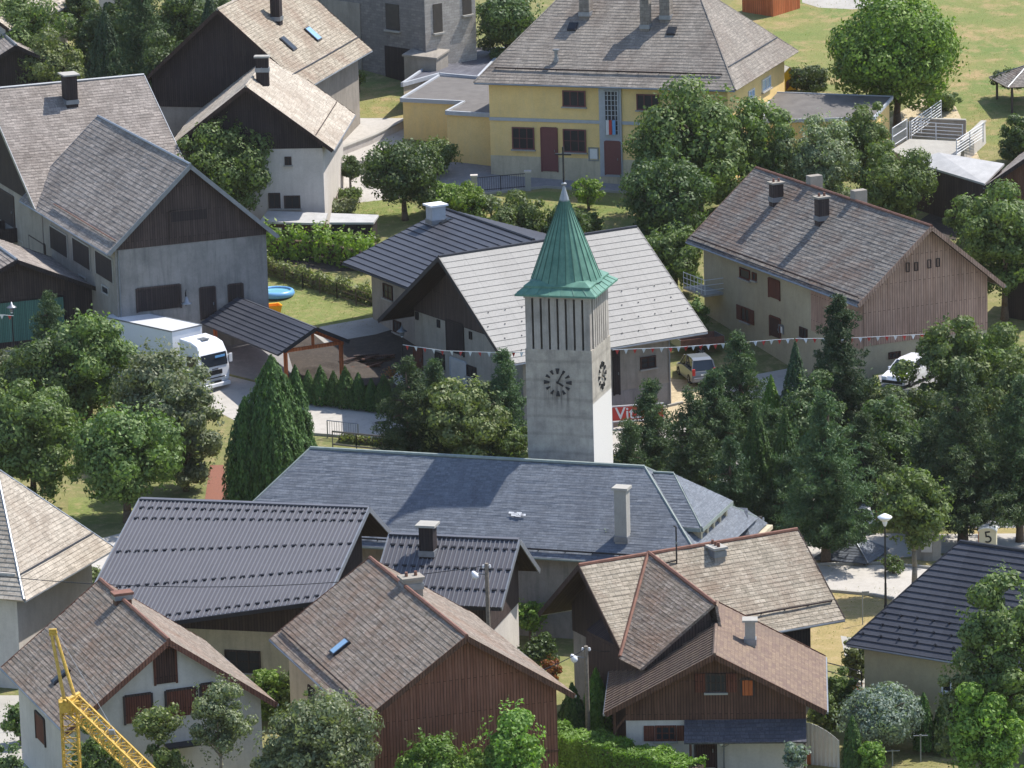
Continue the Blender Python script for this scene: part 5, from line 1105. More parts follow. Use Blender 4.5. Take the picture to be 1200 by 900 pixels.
 ('blue-green low shrub in the bottom left corner', 'broad', 12, 990, 868, 50, 'dark', dict(name='shrub', cat='shrub', cb=960)),
 ('yellow-green bush between the two foreground houses', 'broad', 318, 848, 780, 52, 'lime', dict(name='shrub', cat='shrub', cb=846)),
 ('dark green bush beside the boarded barn wall', 'broad', 342, 850, 782, 34, 'mid', dict(name='shrub', cat='shrub', cb=848)),
 ('olive grey tree in front of the boarded barn corner', 'broad', 382, 990, 812, 128, 'grey', dict(cb=913, leaf=.14, cover=1.3)),
 ('light grey-green bush at the left of the boarded barn', 'broad', 332, 993, 850, 60, 'grey', dict(name='shrub', cat='shrub', cb=960)),
 ('spreading bright juniper in front of the boarded gable', 'broad', 512, 990, 858, 90, 'hedge', dict(name='juniper', cat='shrub', cb=960, leaf=.13)),
 ('sunlit leafy bush at the right corner of the boarded gable', 'broad', 605, 993, 826, 88, 'lime', dict(name='shrub', cat='shrub', cb=962)),
 ('pale green bush beside the boarded gable, in front of the juniper', 'broad', 565, 996, 866, 60, 'lime', dict(name='shrub', cat='shrub', cb=965)),
 ('bright green thuja beside the wooden utility pole', 'cone', 700, 868, 783, 44, 'hedge', dict(name='thuja', cb=862)),
 ('second green thuja left of the wooden utility pole', 'cone', 672, 872, 800, 42, 'thuja', dict(name='thuja', cb=866)),
 ('lime green climber between the metal-roofed barn and the dark gable', 'broad', 622, 755, 702, 44, 'lime', dict(name='shrub', cat='shrub', cb=740)),
 ('dark flowering bush below the lime green climber', 'broad', 632, 792, 742, 44, 'dark', dict(name='shrub', cat='shrub', cb=785)),
 ('reddish shrub beside the grey wall of the L-shaped house', 'broad', 648, 800, 768, 24, 'rust', dict(name='shrub', cat='shrub', cb=798)),
 ('pale silvery tree growing in front of the church roof', 'broad', 712, 745, 622, 38, 'silver', dict(cb=720, cover=.9, leaf=.1, trunk='bark_pale')),
 ('rounded silver-blue willow right of the chalet', 'broad', 1032, 885, 806, 106, 'silver', dict(cb=868, leaf=.12, trunk='bark')),
 ('slim dark cypress under the beige house wall, left of two', 'cone', 1083, 882, 812, 24, 'thuja', dict(name='cypress', cb=878, pw=2.4)),
 ('slim dark cypress under the beige house wall, right of two', 'cone', 1106, 884, 816, 26, 'thuja', dict(name='cypress', cb=880, pw=2.4)),
 ('narrow dark conifer right of the white fence panel', 'cone', 1000, 938, 838, 24, 'thuja', dict(name='cypress', cb=905, pw=2.4)),
 ('light yellow-green bush in front of the silver willow', 'broad', 1022, 942, 866, 34, 'lime', dict(name='shrub', cat='shrub', cb=910)),
 ('leafy bush behind the chalet at the red geraniums', 'broad', 985, 838, 790, 46, 'mid', dict(name='shrub', cat='shrub', cb=835)),
 ('low green bush right of the chalet roof', 'broad', 968, 866, 812, 40, 'mid', dict(name='shrub', cat='shrub', cb=864)),
 ('bushy shrub beside the beige house corner', 'broad', 1003, 800, 748, 34, 'olive', dict(name='shrub', cat='shrub', cb=798)),
 ('big sunlit green tree at the lower right edge', 'broad', 1176, 945, 668, 118, 'mid', dict(cb=880, leaf=.16)),
 ('smaller lime-tipped tree in front of the big lower right tree', 'broad', 1126, 955, 768, 56, 'olive', dict(cb=905, leaf=.15)),
 ('yellow-green tree in the lower right corner', 'broad', 1160, 965, 800, 96, 'lime', dict(cb=920, leaf=.15)),
 ('small shrub beside the pale yard, left of the metal roof', 'broad', 108, 690, 664, 26, 'olive', dict(name='shrub', cat='shrub', cb=688)),
 ('flowering bush at the chalet porch', 'broad', 932, 935, 868, 30, 'silver', dict(name='shrub', cat='shrub', cb=903)),
]
for row in PL: plant(*row[:7], **row[7])
# row of small thujas along the yard: one built, the others copied
row_px = [(347, 470), (362, 472), (377, 474), (392, 475), (406, 477), (421, 479), (436, 481), (451, 483), (580, 505)]
proto = plant('small dark thuja in the hedge row along the yard', 'cone', 347, 470, 428, 21, 'thuja', name='thuja', group='small thujas along the yard', pw=2.0, cb=469)
for i, (x, y) in enumerate(row_px[1:8]):
    c = copy_tree(proto); p = gp(x, y); c.location = p; c.rotation_euler.z = i*1.3; s = (.9, 1.08, .95, 1.12, 1.0, .88, 1.05)[i]; c.scale = (s*1.05, s*1.05, s); c['label'] = 'small dark thuja in the hedge row along the yard'
LEAF['hedgelime'] = mk_leaf('bright_hedge_leaves', [C(.07, .19, .02), C(.11, .27, .035), C(.16, .33, .06)], .3)
def hedge(label, pts, w_, h_, leafm, leaf=.14, name='hedge', dens=1.0, wild=0):
    P = [gp(*p) for p in pts]; o0 = P[0]; root = thing(name, label, 'hedge', o0); Pt, Nn = [], []; core = MB()
    for a, b in zip(P, P[1:]):
        a, b = a-o0, b-o0; d = b-a; L = d.length; u = np.array(d/L); v = np.array([-u[1], u[0], 0]); v /= np.linalg.norm(v); A_ = L*(w_+2*h_)+2*w_*h_; n = int(A_*dens*2.6/(leaf*leaf*1.1)); k = rg.random(n)*(w_+2*h_); s = rg.random(n)*L
        side = np.where(k < h_, -w_/2, np.where(k > h_+w_, w_/2, k-h_-w_/2)); z = np.where(k < h_, k, np.where(k > h_+w_, k-h_-w_, h_)); jit = rg.normal(size=(n, 3))*.06
        wob = np.sin(s*2.1)*.06+np.sin(s*5.3+1)*.04+(wild*(np.sin(s*3.3+side*2)*.3+np.sin(s*7.1+side*5)*.25+rg.normal(size=n)*.15) if wild else 0)
        Pt.append(np.array(a)+u*s[:, None]+v*(side*(1+wob))[:, None]+np.array([0, 0, 1])*(z*(1+wob*.8))[:, None]+jit); nn = np.where((k < h_)[:, None], -v, np.where((k > h_+w_)[:, None], v, np.array([0, 0, 1.0]))); Nn.append(nn+unit(n)*.7)
        core.beam(a+Vector((0, 0, h_*.46)), b+Vector((0, 0, h_*.46)), w_*(.5 if wild else .86), h_*(.5 if wild else .86))
    Pt, Nn = np.concatenate(Pt), np.concatenate(Nn); leaf_mesh('foliage', Pt, Nn, leaf*rg.uniform(.6, 1.2, len(Pt)), LEAF[leafm], root, .5); core.build('branches', M['bark'], root); return root
hedge('long clipped bright green hedge in front of the chalet', [(630, 900), (700, 920), (815, 948)], 1.6, 2.25, 'hedgelime', .085, dens=1.3)
hedge('low leafy vine row on posts above the blue pool', [(306, 318), (350, 332), (440, 358)], .5, .9, 'olive', .14, name='vine_row', wild=1)
hedge('dense rows of climbing beans in the vegetable garden', [(308, 300), (372, 303), (440, 318)], 1.2, 1.7, 'lime', .17, name='bean_row', dens=.8, wild=1)
hedge('second green vegetable row behind the climbing beans', [(312, 290), (380, 292), (440, 300)], .9, 1.2, 'mid', .17, name='vegetable_row', dens=.8, wild=1)
hedge('low mixed bushes along the wooden rail behind the church', [(398, 517), (470, 523)], .5, .35, 'olive', .13)
hedge('line of low garden bushes beside the white barn yard', [(560, 300), (640, 312), (745, 315)], 1.4, 1.6, 'mid', .18)
# grass tufts on the visible meadows: uncountable
def tufts():
    polys = [(880, 1200, 0, 165, 3000), (560, 745, 226, 300, 900), (405, 478, 100, 136, 300), (300, 430, 322, 385, 500), (410, 480, 236, 260, 250), (935, 1050, 690, 760, 350), (1140, 1200, 110, 190, 600), (945, 1090, 655, 664, 160), (1000, 1120, 870, 900, 250)]
    P = []
    for x0, x1, y0, y1, n in polys:
        for _ in range(n):
            px, py = rg.uniform(x0, x1), rg.uniform(y0, y1); p = gp(px, py); 
            for _ in range(3): P.append([p.x+rg.normal()*.25, p.y+rg.normal()*.6, 0])
    P = np.array(P); P[:, 2] = [terr(y)+.05 for y in P[:, 1]]; N = unit(len(P))*.6+np.array([.3, .2, 1.0]); root = leaf_mesh('grass', P, N, rg.uniform(.03, .07, len(P)), LEAF['drygrass'], None, .35, up=np.tile([0, 0, 1.0], (len(P), 1)))
    root['kind'] = 'stuff'; root['label'] = 'tufts of green and dry grass on the meadows'; root['category'] = 'grass'
LEAF['drygrass'] = mk_leaf('dry_grass_blades', [C(.13, .17, .06), C(.2, .21, .09), C(.28, .25, .13)], .3, .9)
tufts()
# ------------------------------------------------------------------ street furniture, vehicles and small things
Zv = Vector((0, 0, 1))
def wheel(parent, x, y, r=.32, w_=.22, rz=0):
    t = MB(); n = 20; prof = [(r*.62, -w_/2), (r*.95, -w_/2), (r, -w_*.3), (r, w_*.3), (r*.95, w_/2), (r*.62, w_/2)]
    t.ring([[Vector((x+p[0]*cos(2*pi*i/n), y+p[1], r+p[0]*sin(2*pi*i/n))) for i in range(n)] for p in prof]); o = t.build('wheel', M['rubber'], parent, smooth=True)
    q = MB(); s = 1 if y > 0 else -1
    q.ring([[Vector((x+r*.62*cos(2*pi*i/n), y+s*w_*.25, r+r*.62*sin(2*pi*i/n))) for i in range(n)], [Vector((x+r*.2*cos(2*pi*i/n), y+s*w_*.4, r+r*.2*sin(2*pi*i/n))) for i in range(n)]])
    for i in range(5): a = 2*pi*i/5; q.beam((x, y+s*w_*.42, r), (x+cos(a)*r*.62, y+s*w_*.42, r+sin(a)*r*.62), .07, .04, (0, 1, 0))
    q.build('rim', M['steel'], o); return o
def car(name, label, px, py, heading, paint, L=4.0, Wd=1.72, Hh=1.5, hatch=True, group=None, at=None):
    """local x = forward, y = left"""
    p = at or gp(px, py); root = thing(name, label, 'car', p, heading, group); h = L/2; b = Hh
    body = [(-h, .35, .92), (-h+.02, .62, .97), (-h+.08, .88, .97), (-h*.5, .93, 1), (h*.25, .93, 1), (h*.62, .86, .98), (h*.93, .70, .95), (h, .5, .9), (h, .3, .88)]
    up = [(x, z) for x, z, k in body]
    secs = []
    for x, z, k in body: secs.append([Vector((x, -Wd/2*k, .26)), Vector((x, -Wd/2*k, z*.62)), Vector((x, -Wd/2*k*.95, z)), Vector((x, Wd/2*k*.95, z)), Vector((x, Wd/2*k, z*.62)), Vector((x, Wd/2*k, .26))])
    m = MB(); m.ring(secs); bo = m.build('body', M[paint], root, smooth=False, bevel=.04)
    tail = -h+.18; cab = [(tail, .9, .9), (tail+.22, b-.1, .74), (tail+.6, b, .72), (h*.02, b-.01, .72), (h*.2, b-.08, .74), (h*.56, .88, .88)]
    g = MB(); g.ring([[Vector((x, -Wd/2*k, .86)), Vector((x, -Wd/2*k, z)), Vector((x, Wd/2*k, z)), Vector((x, Wd/2*k, .86))] for x, z, k in cab]); g.build('windows', M['car_glass'], root, bevel=.03)
    r = MB(); r.ring([[Vector((x, -Wd/2*k*.98, b-dz)), Vector((x, Wd/2*k*.98, b-dz)), Vector((x, Wd/2*k*.98, b+.03-dz)), Vector((x, -Wd/2*k*.98, b+.03-dz))] for x, k, dz in ((tail+.2, .74, .1), (tail+.6, .73, .0), (h*.02, .73, .0), (h*.2, .74, .08))]); r.build('roof_panel', M[paint], root, bevel=.02)
    pil = MB()
    for s in (-1, 1):
        pil.beam((tail-.01, s*Wd/2*.9, .9), (tail+.21, s*Wd/2*.75, b-.08), .1, .06, (0, s, 0)); pil.beam((h*.2, s*Wd/2*.755, b-.06), (h*.56, s*Wd/2*.89, .9), .06, .05, (0, s, 0)); pil.beam((-h*.1, s*Wd/2*.735, b-.02), (-h*.1, s*Wd/2*.9, .9), .08, .03, (1, 0, 0))
    build_each(pil, 'pillar', M[paint], root)
    for x in (-h*.62, h*.62):
        for s in (-1, 1): wheel(root, x, s*(Wd/2-.1))
    for s in (-1, 1):
        MB().box((h-.06, s*(Wd/2-.28), .62), (.14, .36, .16)).build('headlight', M['lamp_glass'], root, bevel=.03)
        MB().box((-h+.06, s*(Wd/2-.17), .85), (.12, .18, .42)).build('tail_light', M['red'], root, bevel=.02)
        MB().box((h*.38, s*(Wd/2+.06), .95), (.14, .18, .12)).build('mirror', M[paint], root, bevel=.03)
    MB().box((-h-.01, 0, .42), (.12, Wd*.86, .2)).build('bumper', M[paint], root, bevel=.04); MB().box((-h-.05, 0, .68), (.03, .5, .11)).build('number_plate', M['white_paint'], root)
    MB().box((h+.01, 0, .4), (.1, Wd*.8, .18)).build('grille', M['black'], root); return root
car('parked_car', 'silver hatchback parked at the corner of the pale-roofed barn, rear towards the viewer', 816, 444, radians(104), 'car_silver', 3.7, 1.7, 1.62)
car('parked_car', 'white car parked below the wooden gable, half hidden by trees', 1066, 447, radians(235), 'car_white', 4.2, 1.75, 1.45, at=aty(1066, 447, 284.5)+Vector((0, 0, .01)))
car('parked_car', 'grey car in the shade under the trees right of the pines', 1054, 549, radians(200), 'car_silver', 4.2, 1.75, 1.45)
car('parked_car', 'white car glimpsed through the big pine near the kiosk', 985, 622, radians(175), 'car_white', 4.2, 1.75, 1.45)
def dropside():
    p = gp(818, 413); root = thing('trailer', 'old tipper trailer with rust-red sides behind the silver car', 'trailer', p, radians(20)); a = MB()
    a.box((0, 0, .62), (3.0, 1.6, .08)); bed = a.build('bed', M['steel'], root)
    for y, s in ((-.8, (3.0, .05, .45)), (.8, (3.0, .05, .45))): MB().box((0, y, .88), s).build('side_board', M['rust'], root)
    for x in (-1.5, 1.5): MB().box((x, 0, .88), (.05, 1.6, .45)).build('end_board', M['steel'], root)
    for s in (-1, 1): wheel(root, -.2, s*.9, .3, .18)
    MB().tube((1.5, 0, .5), (2.6, 0, .45), .05).build('drawbar', M['steel'], root)
dropside()
def truck():
    f = gp(264, 459); b_ = gp(150, 392+22); d = (Vector((f.x, f.y, 0))-Vector((b_.x, b_.y, 0))).normalized(); hd = math.atan2(d.y, d.x)
    # heading measured from the roof edges of the box body
    z = 3.75; r1, r2 = gp(225, 395, z), gp(141, 366, z); d = (r1-r2); d.z = 0; Lb = d.length; d.normalize(); hd = math.atan2(d.y, d.x)
    base = gp(252, 458); root = thing('truck', 'white box truck with white cab, parked in the street behind the left trees', 'truck', base, hd)
    # local x forward, origin under the cab's front right corner area
    x0 = 0.0; cab = MB(); hw = 1.2
    prof = [(-2.0, .55), (0, .45), (.12, .9), (.1, 1.5), (-.02, 2.35), (-.32, 3.0), (-.9, 3.2), (-2.0, 3.3)]
    k = [1, .97, .98, 1, .98, .9, .88, .92]
    cab.ring([[Vector((x, hw*kk*(1), z_)) for (x, z_), kk in zip(prof, k)], [Vector((x, -hw*kk, z_)) for (x, z_), kk in zip(prof, k)]]); cab.build('cab', M['car_white'], root, bevel=.06)
    ws = MB(); ws.ring([[Vector((.13, s*hw*.86, 1.62)) for s in (-1, 1)]+[Vector((.0, s*hw*.86, 2.42)) for s in (1, -1)], [Vector((.05, s*hw*.86, 1.62)) for s in (-1, 1)]+[Vector((-.08, s*hw*.86, 2.42)) for s in (1, -1)]]); ws.build('windscreen', M['car_glass'], root)
    MB().box((.09, .45, 2.2), (.03, .8, .14), 0).build('sun_visor', M['blue'], root)
    for s in (-1, 1):
        MB().box((-.75, s*(hw-.0), 1.95), (.9, .05, .7)).build('side_window', M['car_glass'], root)
        m = MB(); m.box((.05, s*(hw+.16), 1.95), (.1, .22, .55)); m.tube((-.05, s*hw*.95, 2.15), (.05, s*(hw+.12), 2.15), .025); m.build('mirror', M['car_white'], root, bevel=.02)
        MB().box((.12, s*.9, .78), (.1, .38, .2)).build('headlight', M['lamp_glass'], root, bevel=.03)
        MB().box((-1.0, s*(hw-.02), 1.0), (1.1, .04, .06)).build('door_handle', M['black'], root)
    g = MB(); g.box((.13, 0, 1.22), (.05, 1.1, .28)); g.box((.15, 0, .62), (.05, .9, .12)); g.box((.13, 0, .88), (.04, 1.5, .07)); g.build('grille', M['black'], root)
    MB().box((.12, 0, 1.45), (.04, .5, .08)).build('badge_strip', M['steel'], root); MB().box((.14, 0, .4), (.2, 2.3, .26)).build('bumper', M['car_white'], root, bevel=.05)
    MB().box((-.95, .0, 3.23), (.6, .55, .06)).build('roof_hatch', M['steel'], root)
    L = max(6.0, Lb); bx = MB(); bx.box((-2.5-L/2, 0, 2.33), (L, 2.5, 2.75)); bo = bx.build('box_body', M['car_white'], root, bevel=.03)
    t = MB()
    for s in (-1, 1):
        t.box((-2.5-L/2, s*1.25, 3.7), (L+.02, .05, .08)); t.box((-2.5-L/2, s*1.25, 1.0), (L+.02, .05, .1))
    t.box((-2.48, 0, 3.7), (.05, 2.52, .08)); build_each(t, 'box_trim', M['steel'], bo)
    MB().box((-2.5-L/2, 0, .8), (L, .9, .25)).build('chassis', M['black'], root)
    for x in (-1.1, -2.5-L*.7, -2.5-L*.84):
        for s in (-1, 1): wheel(root, x, s*1.02, .48, .3)
truck()
def pool():
    p = gp(323, 346); root = thing('paddling_pool', 'round blue inflatable pool on the lawn beside the grey barn', 'pool', p); R = 1.22; n = 28; q = MB(); rings = []
    for r, z in ((R, 0), (R+.08, .15), (R+.02, .3), (R-.05, .38), (R-.14, .41), (R-.22, .36), (R-.2, .2)): rings.append([Vector((r*cos(2*pi*i/n), r*sin(2*pi*i/n), z)) for i in range(n)])
    q.ring(rings, cap=False); q.build('wall', M['blue'], root, smooth=True)
    c = MB(); c.ring([[Vector(((R-.2)*cos(2*pi*i/n), (R-.2)*sin(2*pi*i/n), .27)) for i in range(n)], [Vector((.02*cos(2*pi*i/n), .02*sin(2*pi*i/n), .271)) for i in range(n)]]); c.build('water', M['water'], root)
pool()
def tub():
    p = gp(320, 368); root = thing('tub', 'open orange plastic tub on the lawn, next to the blue pool', 'tub', p, .3); q = MB(); sq = lambda a, b, z: [Vector((-a, -b, z)), Vector((a, -b, z)), Vector((a, b, z)), Vector((-a, b, z))]
    q.ring([sq(.4, .35, 0), sq(.52, .45, .62), sq(.56, .49, .64), sq(.47, .4, .62), sq(.37, .32, .08)], cap=False); q.face(sq(.37, .32, .08)); q.build('shell', M['orange'], root); r = MB()
    for a, b in ((-1, 0), (1, 0)): r.box((a*.54, 0, .5), (.06, .25, .05))
    r.build('handle', M['orange'], root)
tub()
def lantern(label, px, by, ty, name='street_lamp', head='disc'):
    p = gp(px, by); root = thing(name, label, 'street lamp', p); H_ = aty(px, ty, p.y).z-p.z; q = MB(); q.tube((0, 0, -.2), (0, 0, H_*.3), .075, .06, 8); q.tube((0, 0, H_*.3), (0, 0, H_-.25), .05, .04, 8); q.lathe([(.1, 0), (.1, .3), (.07, .4)], n=8); q.build('pole', M['black'], root)
    h = MB()
    if head == 'disc': h.lathe([(.05, H_-.3), (.24, H_-.16), (.4, H_-.02), (.39, H_+.03), (.22, H_+.12), (.06, H_+.2)], n=16)
    else: h.lathe([(.04, H_-.45), (.12, H_-.4), (.16, H_-.2), (.34, H_-.14), (.3, H_-.08), (.1, H_+.05), (.03, H_+.25)], n=12)
    o = h.build('lamp_head', M['lamp_glass' if head == 'disc' else 'zinc'], root, smooth=True); g = MB(); g.lathe([(.06, H_-.5), (.14, H_-.3), (.13, H_-.2)], n=10); g.build('lamp_glass', M['lamp_glass'], o); return root
lantern('tall black street lamp with white disc head beside the road at the right', 1038, 716, 606)
lantern('blue-grey lantern on a pole in front of the conifers, top left', 193, 182, 112, head='bell')
lantern('lantern lamp post with bunting tied to it, at the left edge', 17, 425, 358, head='bell')
lantern('lantern post at the corner of the pale-roofed barn', 473, 452, 386, head='bell')
def wall_lamp():
    z = 0; a, zz = on_wall(B2, 'front', 213, 352); P = B2.loc+B2.R @ Vector((a, -B2.yf, zz)); root = thing('wall_lamp', 'hooked lantern hanging on the grey barn front above the truck', 'lamp', P, B2.yaw); q = MB(); q.tube((.25, -.05, -.4), (.25, -.05, .5), .03); pts = [Vector((.25, -.05, .5)), Vector((.2, -.4, .75)), Vector((0, -.9, .7)), Vector((0, -1.0, .4))]
    for u, v in zip(pts, pts[1:]): q.tube(u, v, .025)
    q.build('bracket', M['black'], root); h = MB(); h.lathe([(.04, .45), (.12, .35), (.16, .1), (.36, .0), (.34, -.04), (.1, 0)], (0, -1.0, 0), 12); h.build('lamp_head', M['zinc'], root, smooth=True)
wall_lamp()
# utility poles with wires
def upole(label, px, by, ty, lamp=None, r=.13, mat='bark_pale'):
    p = gp(px, by); root = thing('utility_pole', label, 'utility pole', p); H_ = aty(px, ty, p.y).z-p.z; q = MB(); q.tube((0, 0, -.3), (0, 0, H_), r, r*.75, 10); q.build('pole', M[mat], root)
    i = MB()
    for s in (-1, 1): i.lathe([(.05, H_-.25), (.07, H_-.2), (.05, H_-.08)], (s*.16, 0, 0), 8)
    build_each(i, 'insulator', M['white_paint'], root)
    if lamp:
        a = MB(); a.tube((0, 0, H_-.6), (lamp*.5, -.2, H_-.45), .03); a.build('lamp_arm', M['steel'], root); h = MB(); h.lathe([(.02, -.1), (.14, -.06), (.18, .1), (.1, .3), (.03, .36)], (0, 0, 0), 12); o = h.build('lamp_head', M['lamp_glass'], root, smooth=True); o.location = (lamp*.55, -.2, H_-.65); o.rotation_euler = (0, .5*lamp, 0)
    return root, p+Vector((0, 0, H_-.12))
_, w1 = upole('weathered utility pole with small white lamp beside the ribbed metal roof', 575, 824, 660, -1)
_, w2 = upole('grey wooden utility pole with round lamp beside the thujas', 690, 890, 757, -1)
_, w3 = upole('short post with cables behind the tiled roof near the chancel', 892, 668, 605)
def wire(label, a, b, sag, name='cable', r=.022, group=None):
    mid = lerp(a, b, .5); root = thing(name, label, 'cable', a, 0, group); N = 14; q = MB(); P = [lerp(a, b, i/N)-a-Zv*(sag*4*(i/N)*(1-i/N)) for i in range(N+1)]
    for u, v in zip(P, P[1:]): q.tube(u, v, r, n=4)
    q.build('wire', M['black'], root)
wire('thin cable running from the lamp pole to the left over the metal roofs', w1, aty(-30, 672, 232), .9)
wire('cable from the wooden pole towards the dark boarded gable', w2, aty(742, 758, 228), .2)
wire('cable from the wooden pole down to the boarded barn', w2, aty(560, 800, 218), .4)
wire('black cable between the short post and the antenna above the tiles', w3, aty(793, 640, 236), .5)
wire('black cable from the short post down into the trees', w3, aty(960, 660, 246), .5)
def antenna():
    p, n = on_slope(AA, 'right', 793, 659); P = AA.loc+AA.R @ p; root = thing('antenna_mast', 'thin black roof mast on the dun tiled roof', 'mast', P); q = MB(); H_ = 43/scl(P); q.tube((0, 0, -.3), (0, 0, H_), .04); q.tube((0, 0, H_), (-.12, 0, H_+.06), .04); q.beam((-.7, -.2, .02), (0, 0, .1), .05, .05); q.build('mast', M['black'], root); r = MB(); r.box((0, 0, H_*.55), (.12, .12, .12)); r.build('bracket', M['steel'], root)
antenna()
# bunting
def bunting(label, pts, n):
    P = [aty(*p) for p in pts]; root = thing('bunting', label, 'bunting', P[0]); s = MB(); 
    cum = [0]
    for a, b in zip(P, P[1:]): cum.append(cum[-1]+(b-a).length)
    def at(t):
        d = t*cum[-1]
        for i in range(len(P)-1):
            if d <= cum[i+1]+1e-6: return lerp(P[i], P[i+1], (d-cum[i])/(cum[i+1]-cum[i]))-P[0]
        return P[-1]-P[0]
    Q = [at(i/40) for i in range(41)]
    for u, v in zip(Q, Q[1:]): s.tube(u, v, .02, n=4)
    s.build('string', M['white_paint'], root); d = (P[-1]-P[0]).normalized(); rr = random.Random(5)
    for i in range(n):
        c = at((i+.5)/n); tw = rr.uniform(-.25, .25); nn = Vector((-d.y, d.x, 0)).normalized(); sw = nn*tw*.3; f = MB(); A0, A1, A2 = c-d*.13, c+d*.13, c-Zv*.3+sw; f.ring([[A0-nn*.006, A1-nn*.006, A2-nn*.006], [A0+nn*.006, A1+nn*.006, A2+nn*.006]]); f.build('pennant', M['white_paint' if (i % 2) else 'red'], root)
bunting('red and white pennant string from the lantern post across the pale-roofed barn', [(472, 404, 287), (520, 411, 285), (577, 413, 283), (616, 413, 281)], 14)
bunting('long red and white pennant string from the bell tower to the trees by the farmhouse', [(718, 410, 280), (790, 407, 281), (845, 403, 283), (925, 397, 285), (1000, 396, 285), (1096, 391, 286)], 38)
bunting('short pennant string at the left edge tied to the lantern post', [(-12, 368, 297), (16, 370, 297)], 3)
# red banner with white letters, on a rail
def banner():
    a, b = gp(718, 503), gp(766, 499); root = thing('banner', 'long red banner with white letters on a rail right of the bell tower', 'banner', a, math.atan2(b.y-a.y, b.x-a.x)); L = 3.2
    MB().box((L/2, 0, .95), (L, .04, .82)).build('cloth', M['red'], root); q = MB()
    for x in (0, L): q.beam((x, .05, -.2), (x, .05, 1.45), .08, .08, (0, 1, 0))
    q.beam((0, .05, 1.42), (L, .05, 1.42), .07, .07); q.beam((0, .05, .45), (L, .05, .45), .07, .07); q.build('frame', M['white_paint'], root)
    cu = bpy.data.curves.new('lettering', 'FONT'); cu.body = 'Vitz'; cu.size = 1.05; cu.extrude = .008; cu.offset = .012; o = bpy.data.objects.new('lettering', cu); COL.objects.link(o)
    dg = bpy.context.evaluated_depsgraph_get(); me = bpy.data.meshes.new_from_object(o.evaluated_get(dg)); bpy.data.objects.remove(o); me.materials.clear(); me.materials.append(M['white_paint']); t = bpy.data.objects.new('lettering', me); COL.objects.link(t); t.parent = root; t.location = (.18, -.035, .62); t.rotation_euler = (pi/2, 0, 0)
banner()
def cream_sign():
    p = gp(1158, 652); root = thing('sign_pillar', 'cream sign pillar with curved top and a dark figure on it, behind the anthracite roof', 'sign', p, radians(-12)); W_ = .95; Hh = 1.75
    q = MB(); arc = [(-W_/2, 0), (W_/2, 0), (W_/2, Hh-.22)]+[(W_/2*cos(pi*i/8), Hh-.22+.2*sin(pi*i/8)) for i in range(1, 8)]+[(-W_/2, Hh-.22)]; q.prism(arc, -.3, .3); q.build('body', M['cream_sign'], root)
    c = MB(); top = [(W_/2*1.12*cos(pi*i/10), Hh-.2+.24*sin(pi*i/10)) for i in range(11)]; c.prism(top+[(x*.96, z-.07) for x, z in reversed(top)], -.42, .42); c.build('cap', M['white_paint'], root)
    MB().box((-W_/2-.02, 0, .8), (.05, .58, 1.55)).build('side_panel', M['wood_orange'], root)
    cu = bpy.data.curves.new('figure', 'FONT'); cu.body = '5'; cu.size = .95; cu.extrude = .01; o = bpy.data.objects.new('figure', cu); COL.objects.link(o); dg = bpy.context.evaluated_depsgraph_get(); me = bpy.data.meshes.new_from_object(o.evaluated_get(dg)); bpy.data.objects.remove(o); me.materials.clear(); me.materials.append(M['black']); t = bpy.data.objects.new('figure', me); COL.objects.link(t); t.parent = root; t.location = (-.15, -.315, .85); t.rotation_euler = (pi/2, -.15, 0)
M['cream_sign'] = mk_plain('cream_paint', H('ddd2b8'), .7, 0, .12)
cream_sign()
def monument():
    p = gp(1089, 655); root = thing('stone_monument', 'rough grey standing stone with pale plaque beside the road', 'monument', p, -.2); rr = random.Random(2); rings = []
    for z, rx, ry, ox in ((-.1, .75, .45, 0), (.3, .72, .42, 0), (.8, .6, .36, .05), (1.3, .5, .3, .08), (1.6, .42, .26, .06), (1.8, .2, .14, .04)): rings.append([Vector((ox+rx*cos(2*pi*i/10)*(1+rr.uniform(-.12, .12)), ry*sin(2*pi*i/10)*(1+rr.uniform(-.12, .12)), z)) for i in range(10)])
    q = MB(); q.ring(rings); q.build('stone', M['rough_grey'], root); MB().box((-.1, -.42, .95), (.6, .06, .9)).build('plaque', M['white_plaster'], root)
    q = MB(); q.box((-.62, -.1, .8), (.3, .4, 1.7)); q.build('side_stone', M['rough_grey'], root)
monument()
def small_sign():
    p = gp(1011, 732); root = thing('road_sign', 'small grey sign plate on a thin post in the dry grass', 'sign', p, .1); H_ = aty(1011, 693, p.y).z-p.z; q = MB(); q.tube((0, 0, -.2), (0, 0, H_), .03, n=6); q.build('post', M['steel'], root); MB().box((.18, -.03, H_-.1), (.36, .02, .2)).build('plate', M['zinc'], root)
small_sign()
railing('fence', 'dark metal barred fence between posts in front of the yellow building', 'fence', [(558, 227), (616, 222)], 1.15, 'metal_dark', rails=2)
for x, y, nm_ in ((556, 228, 'left'), (619, 223, 'right')):
    p = gp(x, y); r_ = thing('gate_post', 'stone gate post at the %s end of the metal fence' % nm_, 'post', p); MB().box((0, 0, .6), (.42, .42, 1.4)).build('shaft', M['concrete'], r_); MB().box((0, 0, 1.36), (.52, .52, .12)).build('cap', M['white_plaster'], r_)
railing('fence', 'wooden rail fence behind the church roof ridge', 'fence', [(390, 524), (418, 527), (470, 532)], 1.0, 'bark_pale', rails=2, bars=False, top_r=.06)
railing('barrier', 'white tubular barrier on the pavement behind the church', 'barrier', [(384, 513), (420, 517)], 1.1, 'steel', rails=2)
railing('fence', 'wire fence on posts in the vegetable garden', 'fence', [(312, 325), (355, 338), (395, 350), (440, 366)], 1.1, 'bark', rails=3, bars=False, top_r=.015)
